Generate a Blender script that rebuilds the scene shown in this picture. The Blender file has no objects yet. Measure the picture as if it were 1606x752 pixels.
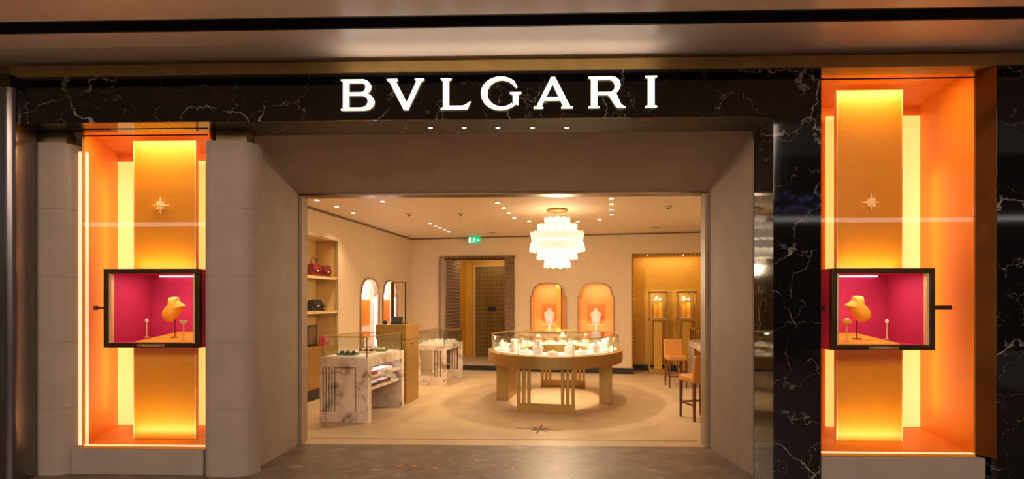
import bpy, bmesh, math, random
from math import sin, cos, pi, radians as rad
from mathutils import Vector, Matrix
random.seed(7)
S = bpy.context.scene
COL = S.collection

# ------------------------------------------------------------------ camera
F_PX, CX, CY, EYE = 850.0, 803.0, 475.0, 1.6
TH = rad(1.7)      # camera yaw against the shopfront
PH = rad(9.4)      # boutique interior is turned against the shopfront
cam_d = bpy.data.cameras.new('camera'); cam = bpy.data.objects.new('camera', cam_d); COL.objects.link(cam)
cam_d.sensor_width = 36.0; cam_d.sensor_fit = 'HORIZONTAL'
cam_d.lens = 36.0 * F_PX / 1606.0
cam_d.shift_x = 0.0
cam_d.shift_y = (CY - 376.0) / 1606.0
cam.location = (0, 0, EYE); cam.rotation_euler = (pi / 2, 0, TH)
cam_d.clip_end = 100
S.camera = cam
# ------------------------------------------------------------------ world, lights, exposure
W = bpy.data.worlds.new('mall_air'); S.world = W; W.use_nodes = True
W.node_tree.nodes['Background'].inputs[0].default_value = (1.0, 0.78, 0.62, 1)
W.node_tree.nodes['Background'].inputs[1].default_value = 0.18
vs = S.view_settings
vs.view_transform = 'Standard'; vs.look = 'None'; vs.exposure = 0.0; vs.gamma = 1.0; vs.use_curve_mapping = False


def area(name, loc, target, sx, sy, power, col, parent=None, spread=pi):
    l = bpy.data.lights.new(name, 'AREA'); l.shape = 'RECTANGLE'; l.size = sx; l.size_y = sy
    l.energy = power; l.color = col; l.spread = spread
    o = bpy.data.objects.new(name, l); COL.objects.link(o); o.location = loc
    d = Vector(target) - Vector(loc); o.rotation_euler = d.to_track_quat('-Z', 'Y').to_euler()
    if parent: o.parent = parent
    return o


# mall concourse lamps, high over the walkway behind the photographer
area('concourse_light_left', (-3.5, -5.5, 5.6), (-2.0, 4.9, 1.4), 6.0, 2.4, 430, (1.0, 0.77, 0.61))
area('concourse_light_right', (3.5, -5.5, 5.6), (2.0, 4.9, 1.4), 6.0, 2.4, 430, (1.0, 0.77, 0.61))

# ------------------------------------------------------------------ geometry of the place
RX = (cos(TH), sin(TH)); FW = (-sin(TH), cos(TH))
UX = (cos(PH), -sin(PH)); VX = (sin(PH), cos(PH))


def ray(px, py):
    a = (px - CX) / F_PX
    return (FW[0] + a * RX[0], FW[1] + a * RX[1], -(py - CY) / F_PX)


def atY(px, py, Y):                      # a pixel's point on a plane parallel to the shopfront
    d = ray(px, py); t = Y / d[1]
    return Vector((d[0] * t, Y, EYE + d[2] * t))


def xY(px, Y): return atY(px, 475, Y).x
def zY(px, py, Y): return atY(px, py, Y).z


def onz(px, py, z):                      # a pixel's point on a level plane, room coordinates
    d = ray(px, py); t = (z - EYE) / d[2]
    x, y = d[0] * t, d[1] * t
    return (x * UX[0] + y * UX[1], x * VX[0] + y * VX[1])


def room(u, v, z=0.0):                   # room coordinates -> world
    return Vector((u * UX[0] + v * VX[0], u * UX[1] + v * VX[1], z))


# ------------------------------------------------------------------ materials
def new_mat(name):
    m = bpy.data.materials.new(name); m.use_nodes = True
    nt = m.node_tree; b = nt.nodes['Principled BSDF']
    return m, nt, b


def coords(nt, scale=(1, 1, 1)):
    tc = nt.nodes.new('ShaderNodeTexCoord'); mp = nt.nodes.new('ShaderNodeMapping')
    mp.inputs['Scale'].default_value = scale
    g = nt.nodes.new('ShaderNodeNewGeometry')
    nt.links.new(g.outputs['Position'], mp.inputs['Vector'])
    return mp.outputs['Vector']


def M(name, col, rough=0.5, metal=0.0, var=0.08, nscale=6.0, bump=0.0, stretch=(1, 1, 1), emit=None, estr=0.0, spec=None):
    m, nt, b = new_mat(name)
    v = coords(nt, stretch)
    n = nt.nodes.new('ShaderNodeTexNoise'); n.inputs['Scale'].default_value = nscale; n.inputs['Detail'].default_value = 6
    nt.links.new(v, n.inputs['Vector'])
    r = nt.nodes.new('ShaderNodeValToRGB')
    lo = tuple(max(0, c * (1 - var)) for c in col); hi = tuple(min(1, c * (1 + var)) for c in col)
    r.color_ramp.elements[0].position = 0.3; r.color_ramp.elements[1].position = 0.7
    r.color_ramp.elements[0].color = lo + (1,); r.color_ramp.elements[1].color = hi + (1,)
    nt.links.new(n.outputs['Fac'], r.inputs['Fac']); nt.links.new(r.outputs['Color'], b.inputs['Base Color'])
    b.inputs['Roughness'].default_value = rough; b.inputs['Metallic'].default_value = metal
    if spec is not None: b.inputs['Specular IOR Level'].default_value = spec
    if bump:
        bp = nt.nodes.new('ShaderNodeBump'); bp.inputs['Strength'].default_value = bump; bp.inputs['Distance'].default_value = 0.01
        nt.links.new(n.outputs['Fac'], bp.inputs['Height']); nt.links.new(bp.outputs['Normal'], b.inputs['Normal'])
    if emit:
        b.inputs['Emission Color'].default_value = emit + (1,); b.inputs['Emission Strength'].default_value = estr
    return m


def marble(name, base, vein, rough, scale, width, second=2.3, cloud=0.0, cloudcol=None, amount=0.62, lo=0.5, warp=0.33):
    m, nt, b = new_mat(name)
    v = coords(nt)
    n = nt.nodes.new('ShaderNodeTexNoise'); n.inputs['Scale'].default_value = 1.6 * scale; n.inputs['Detail'].default_value = 9; n.inputs['Roughness'].default_value = 0.58
    nt.links.new(v, n.inputs['Vector'])
    mx = nt.nodes.new('ShaderNodeMix'); mx.data_type = 'VECTOR'; mx.inputs[0].default_value = warp
    nt.links.new(v, mx.inputs[4]); nt.links.new(n.outputs['Color'], mx.inputs[5])
    outs = []
    for k, (sc, wd) in enumerate(((scale, width), (scale * second, width * 0.55))):
        vo = nt.nodes.new('ShaderNodeTexVoronoi'); vo.feature = 'DISTANCE_TO_EDGE'; vo.inputs['Scale'].default_value = sc
        nt.links.new(mx.outputs[1], vo.inputs['Vector'])
        mr = nt.nodes.new('ShaderNodeMapRange'); mr.inputs[1].default_value = 0.0; mr.inputs[2].default_value = wd
        mr.inputs[3].default_value = 1.0; mr.inputs[4].default_value = 0.0
        nt.links.new(vo.outputs['Distance'], mr.inputs[0])
        n2 = nt.nodes.new('ShaderNodeTexNoise'); n2.inputs['Scale'].default_value = 2.2 * scale * (1 + k); n2.inputs['Detail'].default_value = 4
        nt.links.new(v, n2.inputs['Vector'])
        r2 = nt.nodes.new('ShaderNodeMapRange'); r2.inputs[1].default_value = lo; r2.inputs[2].default_value = amount
        nt.links.new(n2.outputs['Fac'], r2.inputs[0])
        mm = nt.nodes.new('ShaderNodeMath'); mm.operation = 'MULTIPLY'
        nt.links.new(mr.outputs[0], mm.inputs[0]); nt.links.new(r2.outputs[0], mm.inputs[1])
        outs.append(mm.outputs[0])
    ad = nt.nodes.new('ShaderNodeMath'); ad.operation = 'MAXIMUM'
    nt.links.new(outs[0], ad.inputs[0]); nt.links.new(outs[1], ad.inputs[1])
    cm = nt.nodes.new('ShaderNodeMix'); cm.data_type = 'RGBA'
    cm.inputs[6].default_value = base + (1,); cm.inputs[7].default_value = vein + (1,)
    if cloudcol:
        c2 = nt.nodes.new('ShaderNodeMix'); c2.data_type = 'RGBA'
        c2.inputs[6].default_value = base + (1,); c2.inputs[7].default_value = cloudcol + (1,)
        n3 = nt.nodes.new('ShaderNodeTexNoise'); n3.inputs['Scale'].default_value = 3 * scale; n3.inputs['Detail'].default_value = 8
        nt.links.new(mx.outputs[1], n3.inputs['Vector'])
        m3 = nt.nodes.new('ShaderNodeMapRange'); m3.inputs[1].default_value = 0.4; m3.inputs[2].default_value = 0.75
        nt.links.new(n3.outputs['Fac'], m3.inputs[0]); nt.links.new(m3.outputs[0], c2.inputs[0])
        nt.links.new(c2.outputs[2], cm.inputs[6])
    nt.links.new(ad.outputs[0], cm.inputs[0]); nt.links.new(cm.outputs[2], b.inputs['Base Color'])
    b.inputs['Roughness'].default_value = rough
    return m


def glass(name, tint=(1, 1, 1), ior=1.45):
    m = bpy.data.materials.new(name); m.use_nodes = True; nt = m.node_tree
    for n in list(nt.nodes): nt.nodes.remove(n)
    o = nt.nodes.new('ShaderNodeOutputMaterial'); t = nt.nodes.new('ShaderNodeBsdfTransparent'); g = nt.nodes.new('ShaderNodeBsdfGlossy')
    t.inputs[0].default_value = tint + (1,); g.inputs['Roughness'].default_value = 0.01
    ge = nt.nodes.new('ShaderNodeNewGeometry'); dt = nt.nodes.new('ShaderNodeVectorMath'); dt.operation = 'DOT_PRODUCT'
    nt.links.new(ge.outputs['Incoming'], dt.inputs[0]); nt.links.new(ge.outputs['Normal'], dt.inputs[1])
    ab = nt.nodes.new('ShaderNodeMath'); ab.operation = 'ABSOLUTE'; nt.links.new(dt.outputs['Value'], ab.inputs[0])
    om = nt.nodes.new('ShaderNodeMath'); om.operation = 'SUBTRACT'; om.inputs[0].default_value = 1.0; nt.links.new(ab.outputs[0], om.inputs[1])
    pw = nt.nodes.new('ShaderNodeMath'); pw.operation = 'POWER'; pw.inputs[1].default_value = 5.0; nt.links.new(om.outputs[0], pw.inputs[0])
    r0 = ((ior - 1) / (ior + 1)) ** 2
    f = nt.nodes.new('ShaderNodeMath'); f.operation = 'MULTIPLY_ADD'; f.inputs[1].default_value = 1 - r0; f.inputs[2].default_value = r0
    nt.links.new(pw.outputs[0], f.inputs[0])
    mx = nt.nodes.new('ShaderNodeMixShader')
    nt.links.new(f.outputs[0], mx.inputs[0]); nt.links.new(t.outputs[0], mx.inputs[1]); nt.links.new(g.outputs[0], mx.inputs[2])
    nt.links.new(mx.outputs[0], o.inputs[0])
    return m


def glow(name, col, strength):
    return M(name, (0.8, 0.8, 0.8), 0.4, var=0.02, emit=col, estr=strength)


MT = {}
MT['black'] = marble('black_veined_marble', (0.0055, 0.0045, 0.0045), (0.44, 0.38, 0.35), 0.05, 1.35, 0.0075, 2.7, amount=0.64, lo=0.41, warp=0.43)
MT['black_honed'] = marble('black_honed_marble', (0.02, 0.016, 0.014), (0.22, 0.18, 0.16), 0.42, 1.15, 0.0085, 2.3, amount=0.62)
MT['white_marble'] = marble('white_brown_veined_marble', (0.74, 0.63, 0.52), (0.22, 0.135, 0.075), 0.2, 1.7, 0.075, 2.2, cloudcol=(0.54, 0.41, 0.29), amount=0.6, lo=0.43)
MT['mall_floor'] = marble('brown_polished_marble', (0.13, 0.09, 0.065), (0.40, 0.31, 0.25), 0.45, 2.4, 0.03, 2.6, cloudcol=(0.22, 0.155, 0.11), amount=0.75)
MT['stone'] = M('beige_limestone', (0.335, 0.262, 0.212), 0.75, var=0.07, nscale=3.0, bump=0.05)
MT['plaster'] = M('mall_ceiling_plaster', (0.84, 0.71, 0.61), 0.34, var=0.03, spec=0.8)
MT['slot'] = M('dark_ceiling_slot', (0.012, 0.01, 0.01), 0.7)
MT['trimgold'] = M('aged_gold_trim', (0.42, 0.28, 0.09), 0.5, metal=0.3, var=0.12)
MT['wood_trim'] = M('brown_ceiling_trim', (0.17, 0.11, 0.065), 0.5)
MT['rosebronze'] = M('rose_bronze', (0.30, 0.165, 0.085), 0.45, metal=0.2)
MT['reveal'] = M('dark_amber_mirror', (0.30, 0.10, 0.018), 0.12, metal=0.8, var=0.15)  # window's orange put into the base colour of the reveal
MT['bronze'] = M('dark_bronze', (0.10, 0.062, 0.028), 0.32, metal=0.8, var=0.1)
MT['framebeige'] = M('brown_beige_frame', (0.36, 0.25, 0.16), 0.55, var=0.05)
MT['olive'] = M('olive_bronze', (0.30, 0.225, 0.09), 0.45, metal=0.4, var=0.12)
MT['steel'] = M('brushed_steel', (0.22, 0.20, 0.20), 0.28, metal=1.0, var=0.1, stretch=(8, 8, 0.3))
MT['orange'] = M('orange_silk_panel', (0.87, 0.315, 0.016), 0.5, var=0.05, nscale=30, stretch=(1, 1, 6))
MT['amber'] = M('amber_lacquer_panel', (0.66, 0.265, 0.012), 0.38, metal=0.1, var=0.05, nscale=20, stretch=(1, 1, 5))
MT['edge'] = M('pale_gold_edge', (0.85, 0.60, 0.25), 0.4, metal=0.2)
MT['magenta'] = M('magenta_velvet', (0.52, 0.022, 0.095), 0.8, var=0.06, nscale=25)
MT['yellow_pad'] = M('yellow_leather_pad', (0.90, 0.40, 0.02), 0.6, var=0.05)
MT['cream'] = M('cream_wall_paint', (0.64, 0.495, 0.325), 0.75, var=0.03)
MT['ceil'] = M('cream_ceiling_paint', (0.70, 0.55, 0.37), 0.55, var=0.03)
MT['shop_floor'] = M('honey_stone_floor', (0.49, 0.365, 0.22), 0.38, var=0.10, nscale=2.2)
MT['floor_line'] = M('brown_inlay_stone', (0.16, 0.10, 0.065), 0.4, var=0.15)
MT['brass'] = M('satin_brass', (0.46, 0.285, 0.085), 0.38, metal=0.75, var=0.06, nscale=14, stretch=(1, 1, 0.2))
MT['brasswall'] = M('golden_wall_panel', (0.62, 0.34, 0.045), 0.42, metal=0.35, var=0.06, nscale=9, stretch=(1, 1, 4))
MT['shelfgold'] = M('pale_gold_shelf_lining', (0.60, 0.42, 0.18), 0.45, metal=0.2, var=0.05)
MT['dark'] = M('black_plinth_stone', (0.018, 0.016, 0.018), 0.35)
MT['darkmosaic'] = M('brown_openwork_mosaic', (0.24, 0.155, 0.095), 0.4, metal=0.4, var=0.4, nscale=40)
MT['doorolive'] = M('olive_gold_door', (0.20, 0.125, 0.028), 0.4, metal=0.5, var=0.08, nscale=25)
MT['nicheorange'] = M('apricot_niche_lining', (0.88, 0.36, 0.085), 0.6, var=0.04)
MT['nichewhite'] = M('blush_niche_lining', (0.85, 0.66, 0.55), 0.6, var=0.03)
MT['orangecard'] = M('orange_backing_card', (0.85, 0.24, 0.03), 0.6, var=0.04)
MT['white'] = M('white_suede', (0.85, 0.80, 0.74), 0.6, var=0.03)
MT['pearl'] = M('cream_suede', (0.80, 0.68, 0.52), 0.55, var=0.06)
MT['gem'] = M('green_stone', (0.03, 0.10, 0.07), 0.2)
MT['red'] = M('red_leather', (0.13, 0.008, 0.008), 0.4, var=0.1)
MT['pinkleather'] = M('rose_leather', (0.42, 0.05, 0.07), 0.4, var=0.1)
MT['blackleather'] = M('black_leather', (0.016, 0.014, 0.013), 0.35, var=0.2)
MT['tan'] = M('tan_leather', (0.52, 0.22, 0.045), 0.5, var=0.08)
MT['wood'] = M('dark_red_wood', (0.14, 0.045, 0.02), 0.4, var=0.2, nscale=8, stretch=(1, 1, 0.2))
MT['green'] = M('green_exit_panel', (0.0, 0.25, 0.10), 0.4, emit=(0.0, 0.55, 0.22), estr=0.9)
MT['exitwhite'] = glow('white_exit_pictogram', (0.8, 1.0, 0.9), 1.2)
MT['silver'] = M('polished_steel', (0.7, 0.68, 0.65), 0.15, metal=1.0)
MT['gold'] = M('polished_gold', (1.0, 0.82, 0.50), 0.3, metal=0.25)
MT['paper'] = M('pale_paper', (0.8, 0.77, 0.8), 0.7)
MT['glass'] = glass('clear_glass')
MT['glass_green'] = glass('showcase_glass', (0.96, 0.975, 0.96), 1.4)
MT['mirror'] = M('mirror_glass', (0.9, 0.88, 0.86), 0.02, metal=1.0, var=0.0)
MT['sign'] = glow('lit_sign_face', (1.0, 0.93, 0.86), 1.35)
MT['halo'] = glow('sign_halo_edge', (1.0, 0.70, 0.36), 0.9)
MT['led'] = glow('amber_led_diffuser', (1.0, 0.51, 0.12), 1.25)  # glow standing for light on the windows' back wall
MT['led_edge'] = glow('warm_led_edge', (1.0, 0.55, 0.25), 1.0)  # for LED lines and the frame edge's painted glow
MT['led_pink'] = glow('cool_led_line', (1.0, 0.75, 0.85), 3.0)
MT['led_blush'] = glow('blush_led_line', (1.0, 0.78, 0.80), 1.6)
MT['bulb'] = glow('downlight_lens', (1.0, 0.86, 0.66), 9.0)
MT['chand'] = M('frosted_blown_glass', (0.9, 0.85, 0.76), 0.25, var=0.05, emit=(1.0, 0.80, 0.60), estr=0.9)
MT['chandcore'] = glow('chandelier_bulb', (1.0, 0.80, 0.55), 4.0)
MT['strip'] = glow('concourse_strip_lamp', (1.0, 0.88, 0.80), 3.2)
MT['blue'] = glow('blue_pin_light', (0.25, 0.35, 1.0), 3.0)
MT['farwall'] = M('far_shop_wall', (0.035, 0.03, 0.03), 0.5)


# ------------------------------------------------------------------ builders
class MB:
    def __init__(s): s.v = []; s.f = []

    def add(s, vs_, fs):
        o = len(s.v); s.v += [tuple(p) for p in vs_]; s.f += [tuple(i + o for i in f) for f in fs]; return s

    def box(s, x0, x1, y0, y1, z0, z1):
        x0, x1 = sorted((x0, x1)); y0, y1 = sorted((y0, y1)); z0, z1 = sorted((z0, z1))
        return s.add([(x0, y0, z0), (x1, y0, z0), (x1, y1, z0), (x0, y1, z0), (x0, y0, z1), (x1, y0, z1), (x1, y1, z1), (x0, y1, z1)],
                     [(0, 3, 2, 1), (4, 5, 6, 7), (0, 1, 5, 4), (1, 2, 6, 5), (2, 3, 7, 6), (3, 0, 4, 7)])

    def prism(s, pts, z0, z1):           # level polygon extruded upward
        n = len(pts)
        return s.add([(p[0], p[1], z0) for p in pts] + [(p[0], p[1], z1) for p in pts],
                     [tuple(range(n))[::-1], tuple(range(n, 2 * n))] + [(i, (i + 1) % n, n + (i + 1) % n, n + i) for i in range(n)])

    def quad(s, a, b, c, d): return s.add([a, b, c, d], [(0, 1, 2, 3)])

    def slab(s, a, b, c, d, t):          # quad with thickness along its normal
        a, b, c, d = map(Vector, (a, b, c, d)); n = (b - a).cross(d - a).normalized() * t
        return s.add([a, b, c, d, a - n, b - n, c - n, d - n], [(0, 1, 2, 3), (7, 6, 5, 4), (0, 4, 5, 1), (1, 5, 6, 2), (2, 6, 7, 3), (3, 7, 4, 0)])

    def lathe(s, prof, n=20, c=(0, 0, 0), sx=1, sy=1):
        vs_ = []; fs = []
        for (r, z) in prof:
            for k in range(n):
                a = 2 * pi * k / n; vs_.append((c[0] + r * cos(a) * sx, c[1] + r * sin(a) * sy, c[2] + z))
        m = len(prof)
        for i in range(m - 1):
            for k in range(n): fs.append((i * n + k, i * n + (k + 1) % n, (i + 1) * n + (k + 1) % n, (i + 1) * n + k))
        fs.append(tuple(range(n))[::-1]); fs.append(tuple((m - 1) * n + k for k in range(n)))
        return s.add(vs_, fs)

    def tube(s, pts, r, n=8):
        pts = [Vector(p) for p in pts]; vs_ = []; fs = []
        for i, p in enumerate(pts):
            t = (pts[min(i + 1, len(pts) - 1)] - pts[max(i - 1, 0)]).normalized()
            up = Vector((0, 0, 1)) if abs(t.z) < 0.9 else Vector((1, 0, 0))
            a = t.cross(up).normalized(); b = t.cross(a)
            rr = r[i] if isinstance(r, (list, tuple)) else r
            for k in range(n): vs_.append(p + (a * cos(2 * pi * k / n) + b * sin(2 * pi * k / n)) * rr)
        for i in range(len(pts) - 1):
            for k in range(n): fs.append((i * n + k, i * n + (k + 1) % n, (i + 1) * n + (k + 1) % n, (i + 1) * n + k))
        fs.append(tuple(range(n))); fs.append(tuple((len(pts) - 1) * n + k for k in range(n))[::-1])
        return s.add(vs_, fs)

    def mesh(s, name):
        me = bpy.data.meshes.new(name); me.from_pydata(s.v, [], s.f)
        bm = bmesh.new(); bm.from_mesh(me); bmesh.ops.recalc_face_normals(bm, faces=bm.faces); bm.to_mesh(me); bm.free()
        return me

    def build(s, name, mat, parent=None, smooth=False, bevel=0.0, **kw): return link(s.mesh(name), name, mat, parent, smooth, bevel, **kw)


def link(me, name, mat, parent=None, smooth=False, bevel=0.0, label=None, cat=None, group=None, kind=None):
    o = bpy.data.objects.new(name, me); COL.objects.link(o)
    if not me.materials: me.materials.append(MT[mat])
    if parent: o.parent = parent
    if smooth:
        for p in me.polygons: p.use_smooth = True
        me.set_sharp_from_angle(angle=rad(35))
    if bevel:
        b = o.modifiers.new('bevel', 'BEVEL'); b.width = bevel; b.segments = 2; b.limit_method = 'ANGLE'
    tag(o, label, cat, group, kind)
    return o


def tag(o, label=None, cat=None, group=None, kind=None):
    if label: o['label'] = label
    if cat: o['category'] = cat
    if group: o['group'] = group
    if kind: o['kind'] = kind
    return o


def thing(name, label, cat, loc=(0, 0, 0), rz=0.0, group=None, kind=None):
    o = bpy.data.objects.new(name, None); COL.objects.link(o); o.empty_display_size = 0.1
    o.location = loc; o.rotation_euler = (0, 0, rz)
    return tag(o, label, cat, group, kind)


def rthing(name, label, cat, u, v, z=0.0, rz=0.0, group=None, kind=None):
    return thing(name, label, cat, room(u, v, z), rz - PH, group, kind)


def copy_tree(o, parent=None):
    c = o.copy(); COL.objects.link(c)
    if parent: c.parent = parent
    for ch in list(o.children): copy_tree(ch, c)
    return c


def shape(outlines, t, fmap=None, name='shape'):
    """filled 2-D outlines (holes where they nest) given thickness t: mesh with x, y as drawn and z 0..t"""
    cu = bpy.data.curves.new(name, 'CURVE'); cu.dimensions = '2D'; cu.fill_mode = 'BOTH'; cu.extrude = t / 2
    for pts in outlines:
        sp = cu.splines.new('POLY'); sp.points.add(len(pts) - 1); sp.use_cyclic_u = True
        for i, p in enumerate(pts): sp.points[i].co = (p[0], p[1], 0, 1)
    ob = bpy.data.objects.new(name, cu); COL.objects.link(ob)
    dg = bpy.context.evaluated_depsgraph_get()
    me = bpy.data.meshes.new_from_object(ob.evaluated_get(dg), depsgraph=dg)
    bpy.data.objects.remove(ob); bpy.data.curves.remove(cu)
    bm = bmesh.new(); bm.from_mesh(me); bmesh.ops.remove_doubles(bm, verts=bm.verts, dist=1e-5)
    for v in bm.verts:
        v.co.z += t / 2
        if fmap: v.co = Vector(fmap(v.co.x, v.co.y, v.co.z))
    bmesh.ops.recalc_face_normals(bm, faces=bm.faces); bm.to_mesh(me); bm.free(); me.materials.clear(); me.name = name
    return me


def ell(cx, cy, rx, ry, a0, a1, n=10):
    return [(cx + rx * cos(rad(a0 + (a1 - a0) * i / n)), cy + ry * sin(rad(a0 + (a1 - a0) * i / n))) for i in range(n + 1)]


def rect(x0, x1, y0, y1): return [(x0, y0), (x1, y0), (x1, y1), (x0, y1)]


# ================================================================== SETTING: mall
def struct(o): o['kind'] = 'structure'; return o


YF = 6.06                                    # inner line of the entrance
XL, XR = xY(473, YF), xY(1106, YF)           # clear opening
ZT = 2.81
# mall floor reaches to the entrance line
MB().box(-9, 9, -9, YF, -0.2, 0.0).build('floor_mall', 'mall_floor', kind='structure')
fm_ = bpy.data.objects['floor_mall']
MT['chip'] = M('amber_inlay_stone', (0.50, 0.20, 0.03), 0.4, var=0.2)  # small amber marks on the floor
for px, py, w_, d_, r_ in ((627, 731, .045, .022, .6), (649, 731, .03, .02, -.3), (682, 734, .05, .018, -.7), (732, 732, .03, .012, .1), (775, 730, .035, .016, .2), (803, 736, .03, .02, .4), (884, 736, .035, .012, 0), (903, 737, .03, .01, .2), (942, 736.5, .05, .016, .1)):
    u_, v_ = onz(px, py, 0); p = room(u_, v_)
    MB().prism([(-w_, -d_ * .4), (-w_ * .2, -d_), (w_, -d_ * .5), (w_ * .8, d_), (-w_ * .4, d_ * .7)], 0, 0.001).build('inlay_chip', 'chip', fm_)
    c = bpy.context.scene.collection.objects[-1]; c.location = p; c.rotation_euler.z = r_
# ceiling of the mall in front of the shop: two plaster strips with a dark slot between
CEZ = 3.76
cl = MB().box(-9, 9, 4.24, 5.9, CEZ, CEZ + 0.2).build('ceiling_mall', 'plaster', kind='structure')
MB().box(-9, 9, 2.7, 4.05, CEZ, CEZ + 0.2).build('ceiling_strip', 'plaster', cl)
sl = MB().box(-9, 9, 4.05, 4.24, CEZ + 0.13, CEZ + 0.2).build('slot_channel', 'slot', cl)
MB().box(-9, 9, 4.05, 4.07, CEZ + 0.0, CEZ + 0.13).box(-9, 9, 4.22, 4.24, CEZ, CEZ + 0.13).build('slot_side', 'slot', sl)
# gold trim over the fascia and the wall closing the shop above
MB().box(-4.62, 9, 4.70, 4.80, 3.605, 3.71).box(-9, 9, 4.80, 4.86, 3.605, CEZ).build('trim_1', 'trimgold', kind='structure')
# opposite side of the concourse, seen only as reflections
MB().box(-18, 18, -9.3, -9.0, 0, 6.5).build('wall_opposite', 'farwall', kind='structure')

# ================================================================== FACADE
SOF = 3.19
fas = thing('marble_fascia', 'long black white-veined marble fascia carrying the lit letters', 'fascia', (0, 0, 0))
XFL, XFR = xY(21.5, 4.68), xY(1288, 4.68)
MB().box(XFL, XFR, 4.68, 4.70, SOF, 3.60).build('front_slab', 'black', fas)
MB().box(XFL, -2.72, 4.70, 4.945, SOF, SOF + 0.04).build('soffit_slab', 'black', fas)
MB().box(-2.72, xY(1213, 4.68), 4.70, 5.085, SOF, SOF + 0.04).build('soffit_slab', 'black_honed', fas)
for px in (675, 728, 781, 835, 889):
    p = onz(px, 200, SOF); w = room(*p, SOF)
    d = thing('soffit_downlight', 'small round downlight in the row of five under the black fascia', 'downlight', (w.x, w.y, SOF), 0, 'downlights under the black fascia')
    MB().lathe([(0.026, 0.0), (0.026, -0.004), (0.018, -0.004), (0.018, 0.0)], 16).build('trim_ring', 'bronze', d, True)
    MB().lathe([(0.0175, -0.001), (0.0175, -0.005)], 16).build('lens', 'bulb', d)
    sp = bpy.data.lights.new('lamp', 'SPOT'); sp.energy = 34; sp.color = (1, 0.76, 0.56); sp.spot_size = rad(70); sp.spot_blend = 0.8; sp.shadow_soft_size = 0.02
    so = bpy.data.objects.new('lamp', sp); COL.objects.link(so); so.parent = d; so.location = (0, 0, -0.03)

# black marble pier right of the entrance
PX0, PX1 = xY(1213, 4.68), XFR
mp_ = thing('marble_pier', 'black white-veined marble pier between the entrance and an orange window', 'pier', ((PX0 + PX1) / 2, 4.68, 0))
MB().box(PX0 - mp_.location.x, PX1 - mp_.location.x, 0, 0.40, 0, SOF).build('shaft', 'black', mp_, bevel=0.003)
# black marble wall right of the right window
XW = xY(1563, 4.68)
MB().box(XW, 9, 4.68, 4.795, 0, 3.60).build('wall_marble_right', 'black', kind='structure', bevel=0.003)

# stone portal: splayed jambs and lintel
YO = 5.09
POL, POR = xY(399, YO), xY(1180, YO)
portal = thing('stone_portal', 'beige limestone portal with splayed jambs and sloping lintel around the entrance', 'portal', ((XL + XR) / 2, YO, 0))
ox = portal.location.x
JL = -4.75
ZO = SOF


def pv(x, y, z): return (x - ox, y - YO, z)


FT = ZT + 0.02   # lintel inner edge
b = MB()
b.add([pv(POL, YO, 0), pv(XL - 0.03, YF, 0), pv(XL - 0.42, YF, 0), pv(POL - 0.30, YO, 0),
       pv(POL, YO, ZO), pv(XL - 0.03, YF, FT), pv(XL - 0.42, YF, FT), pv(POL - 0.30, YO, ZO)],
      [(0, 1, 5, 4), (1, 2, 6, 5), (2, 3, 7, 6), (3, 0, 4, 7), (0, 3, 2, 1), (4, 5, 6, 7)])
b.build('jamb', 'stone', portal)
b = MB()
b.add([pv(POR, YO, 0), pv(XR + 0.03, YF, 0), pv(XR + 0.42, YF, 0), pv(POR + 0.30, YO, 0),
       pv(POR, YO, ZO), pv(XR + 0.03, YF, FT), pv(XR + 0.42, YF, FT), pv(POR + 0.30, YO, ZO)],
      [(0, 1, 5, 4), (1, 2, 6, 5), (2, 3, 7, 6), (3, 0, 4, 7), (0, 3, 2, 1), (4, 5, 6, 7)])
b.build('jamb', 'stone', portal)
b = MB()
b.add([pv(POL, YO, ZO), pv(POR, YO, ZO), pv(XR + 0.03, YF, FT), pv(XL - 0.03, YF, FT),
       pv(POL, YO, ZO + 0.3), pv(POR, YO, ZO + 0.3), pv(XR + 0.03, YF, ZO + 0.3), pv(XL - 0.03, YF, ZO + 0.3)],
      [(0, 1, 2, 3), (4, 5, 6, 7), (0, 1, 5, 4), (1, 2, 6, 5), (2, 3, 7, 6), (3, 0, 4, 7)])
b.build('lintel', 'stone', portal)
# bronze lining of the entrance
fr = thing('trim_2', None, None, ((XL + XR) / 2, YF, 0), kind='structure')
MB().box(XL - 0.03 - ox, XL - ox, 0, 0.16, 0, ZT).build('frame_upright', 'framebeige', fr)
MB().box(XR - ox, XR + 0.03 - ox, 0, 0.16, 0, ZT).build('frame_upright', 'framebeige', fr)
MB().box(XL - 0.03 - ox, XR + 0.03 - ox, 0, 0.16, ZT, ZT + 0.02).build('frame_head', 'bronze', fr)

# wall behind the facade, with the entrance cut out
wf = MB().box(-7, XL - 0.03, YF + 0.02, YF + 0.16, 0, 3.9).box(XR + 0.03, 7, YF + 0.02, YF + 0.16, 0, 3.9).box(XL - 0.03, XR + 0.03, YF + 0.02, YF + 0.16, ZT + 0.02, 3.9)
wf.build('wall_front', 'cream', kind='structure')


# stone piers with rounded edges, stacked in courses
def rounded(x0, x1, y0, y1, rl, rr):
    pts = []
    pts += ell(x0 + rl, y0 + rl, rl, rl, 180, 270, 10)
    pts += ell(x1 - rr, y0 + rr, rr, rr, 270, 360, 10)
    pts += [(x1, y1), (x0, y1)]
    return pts


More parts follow.
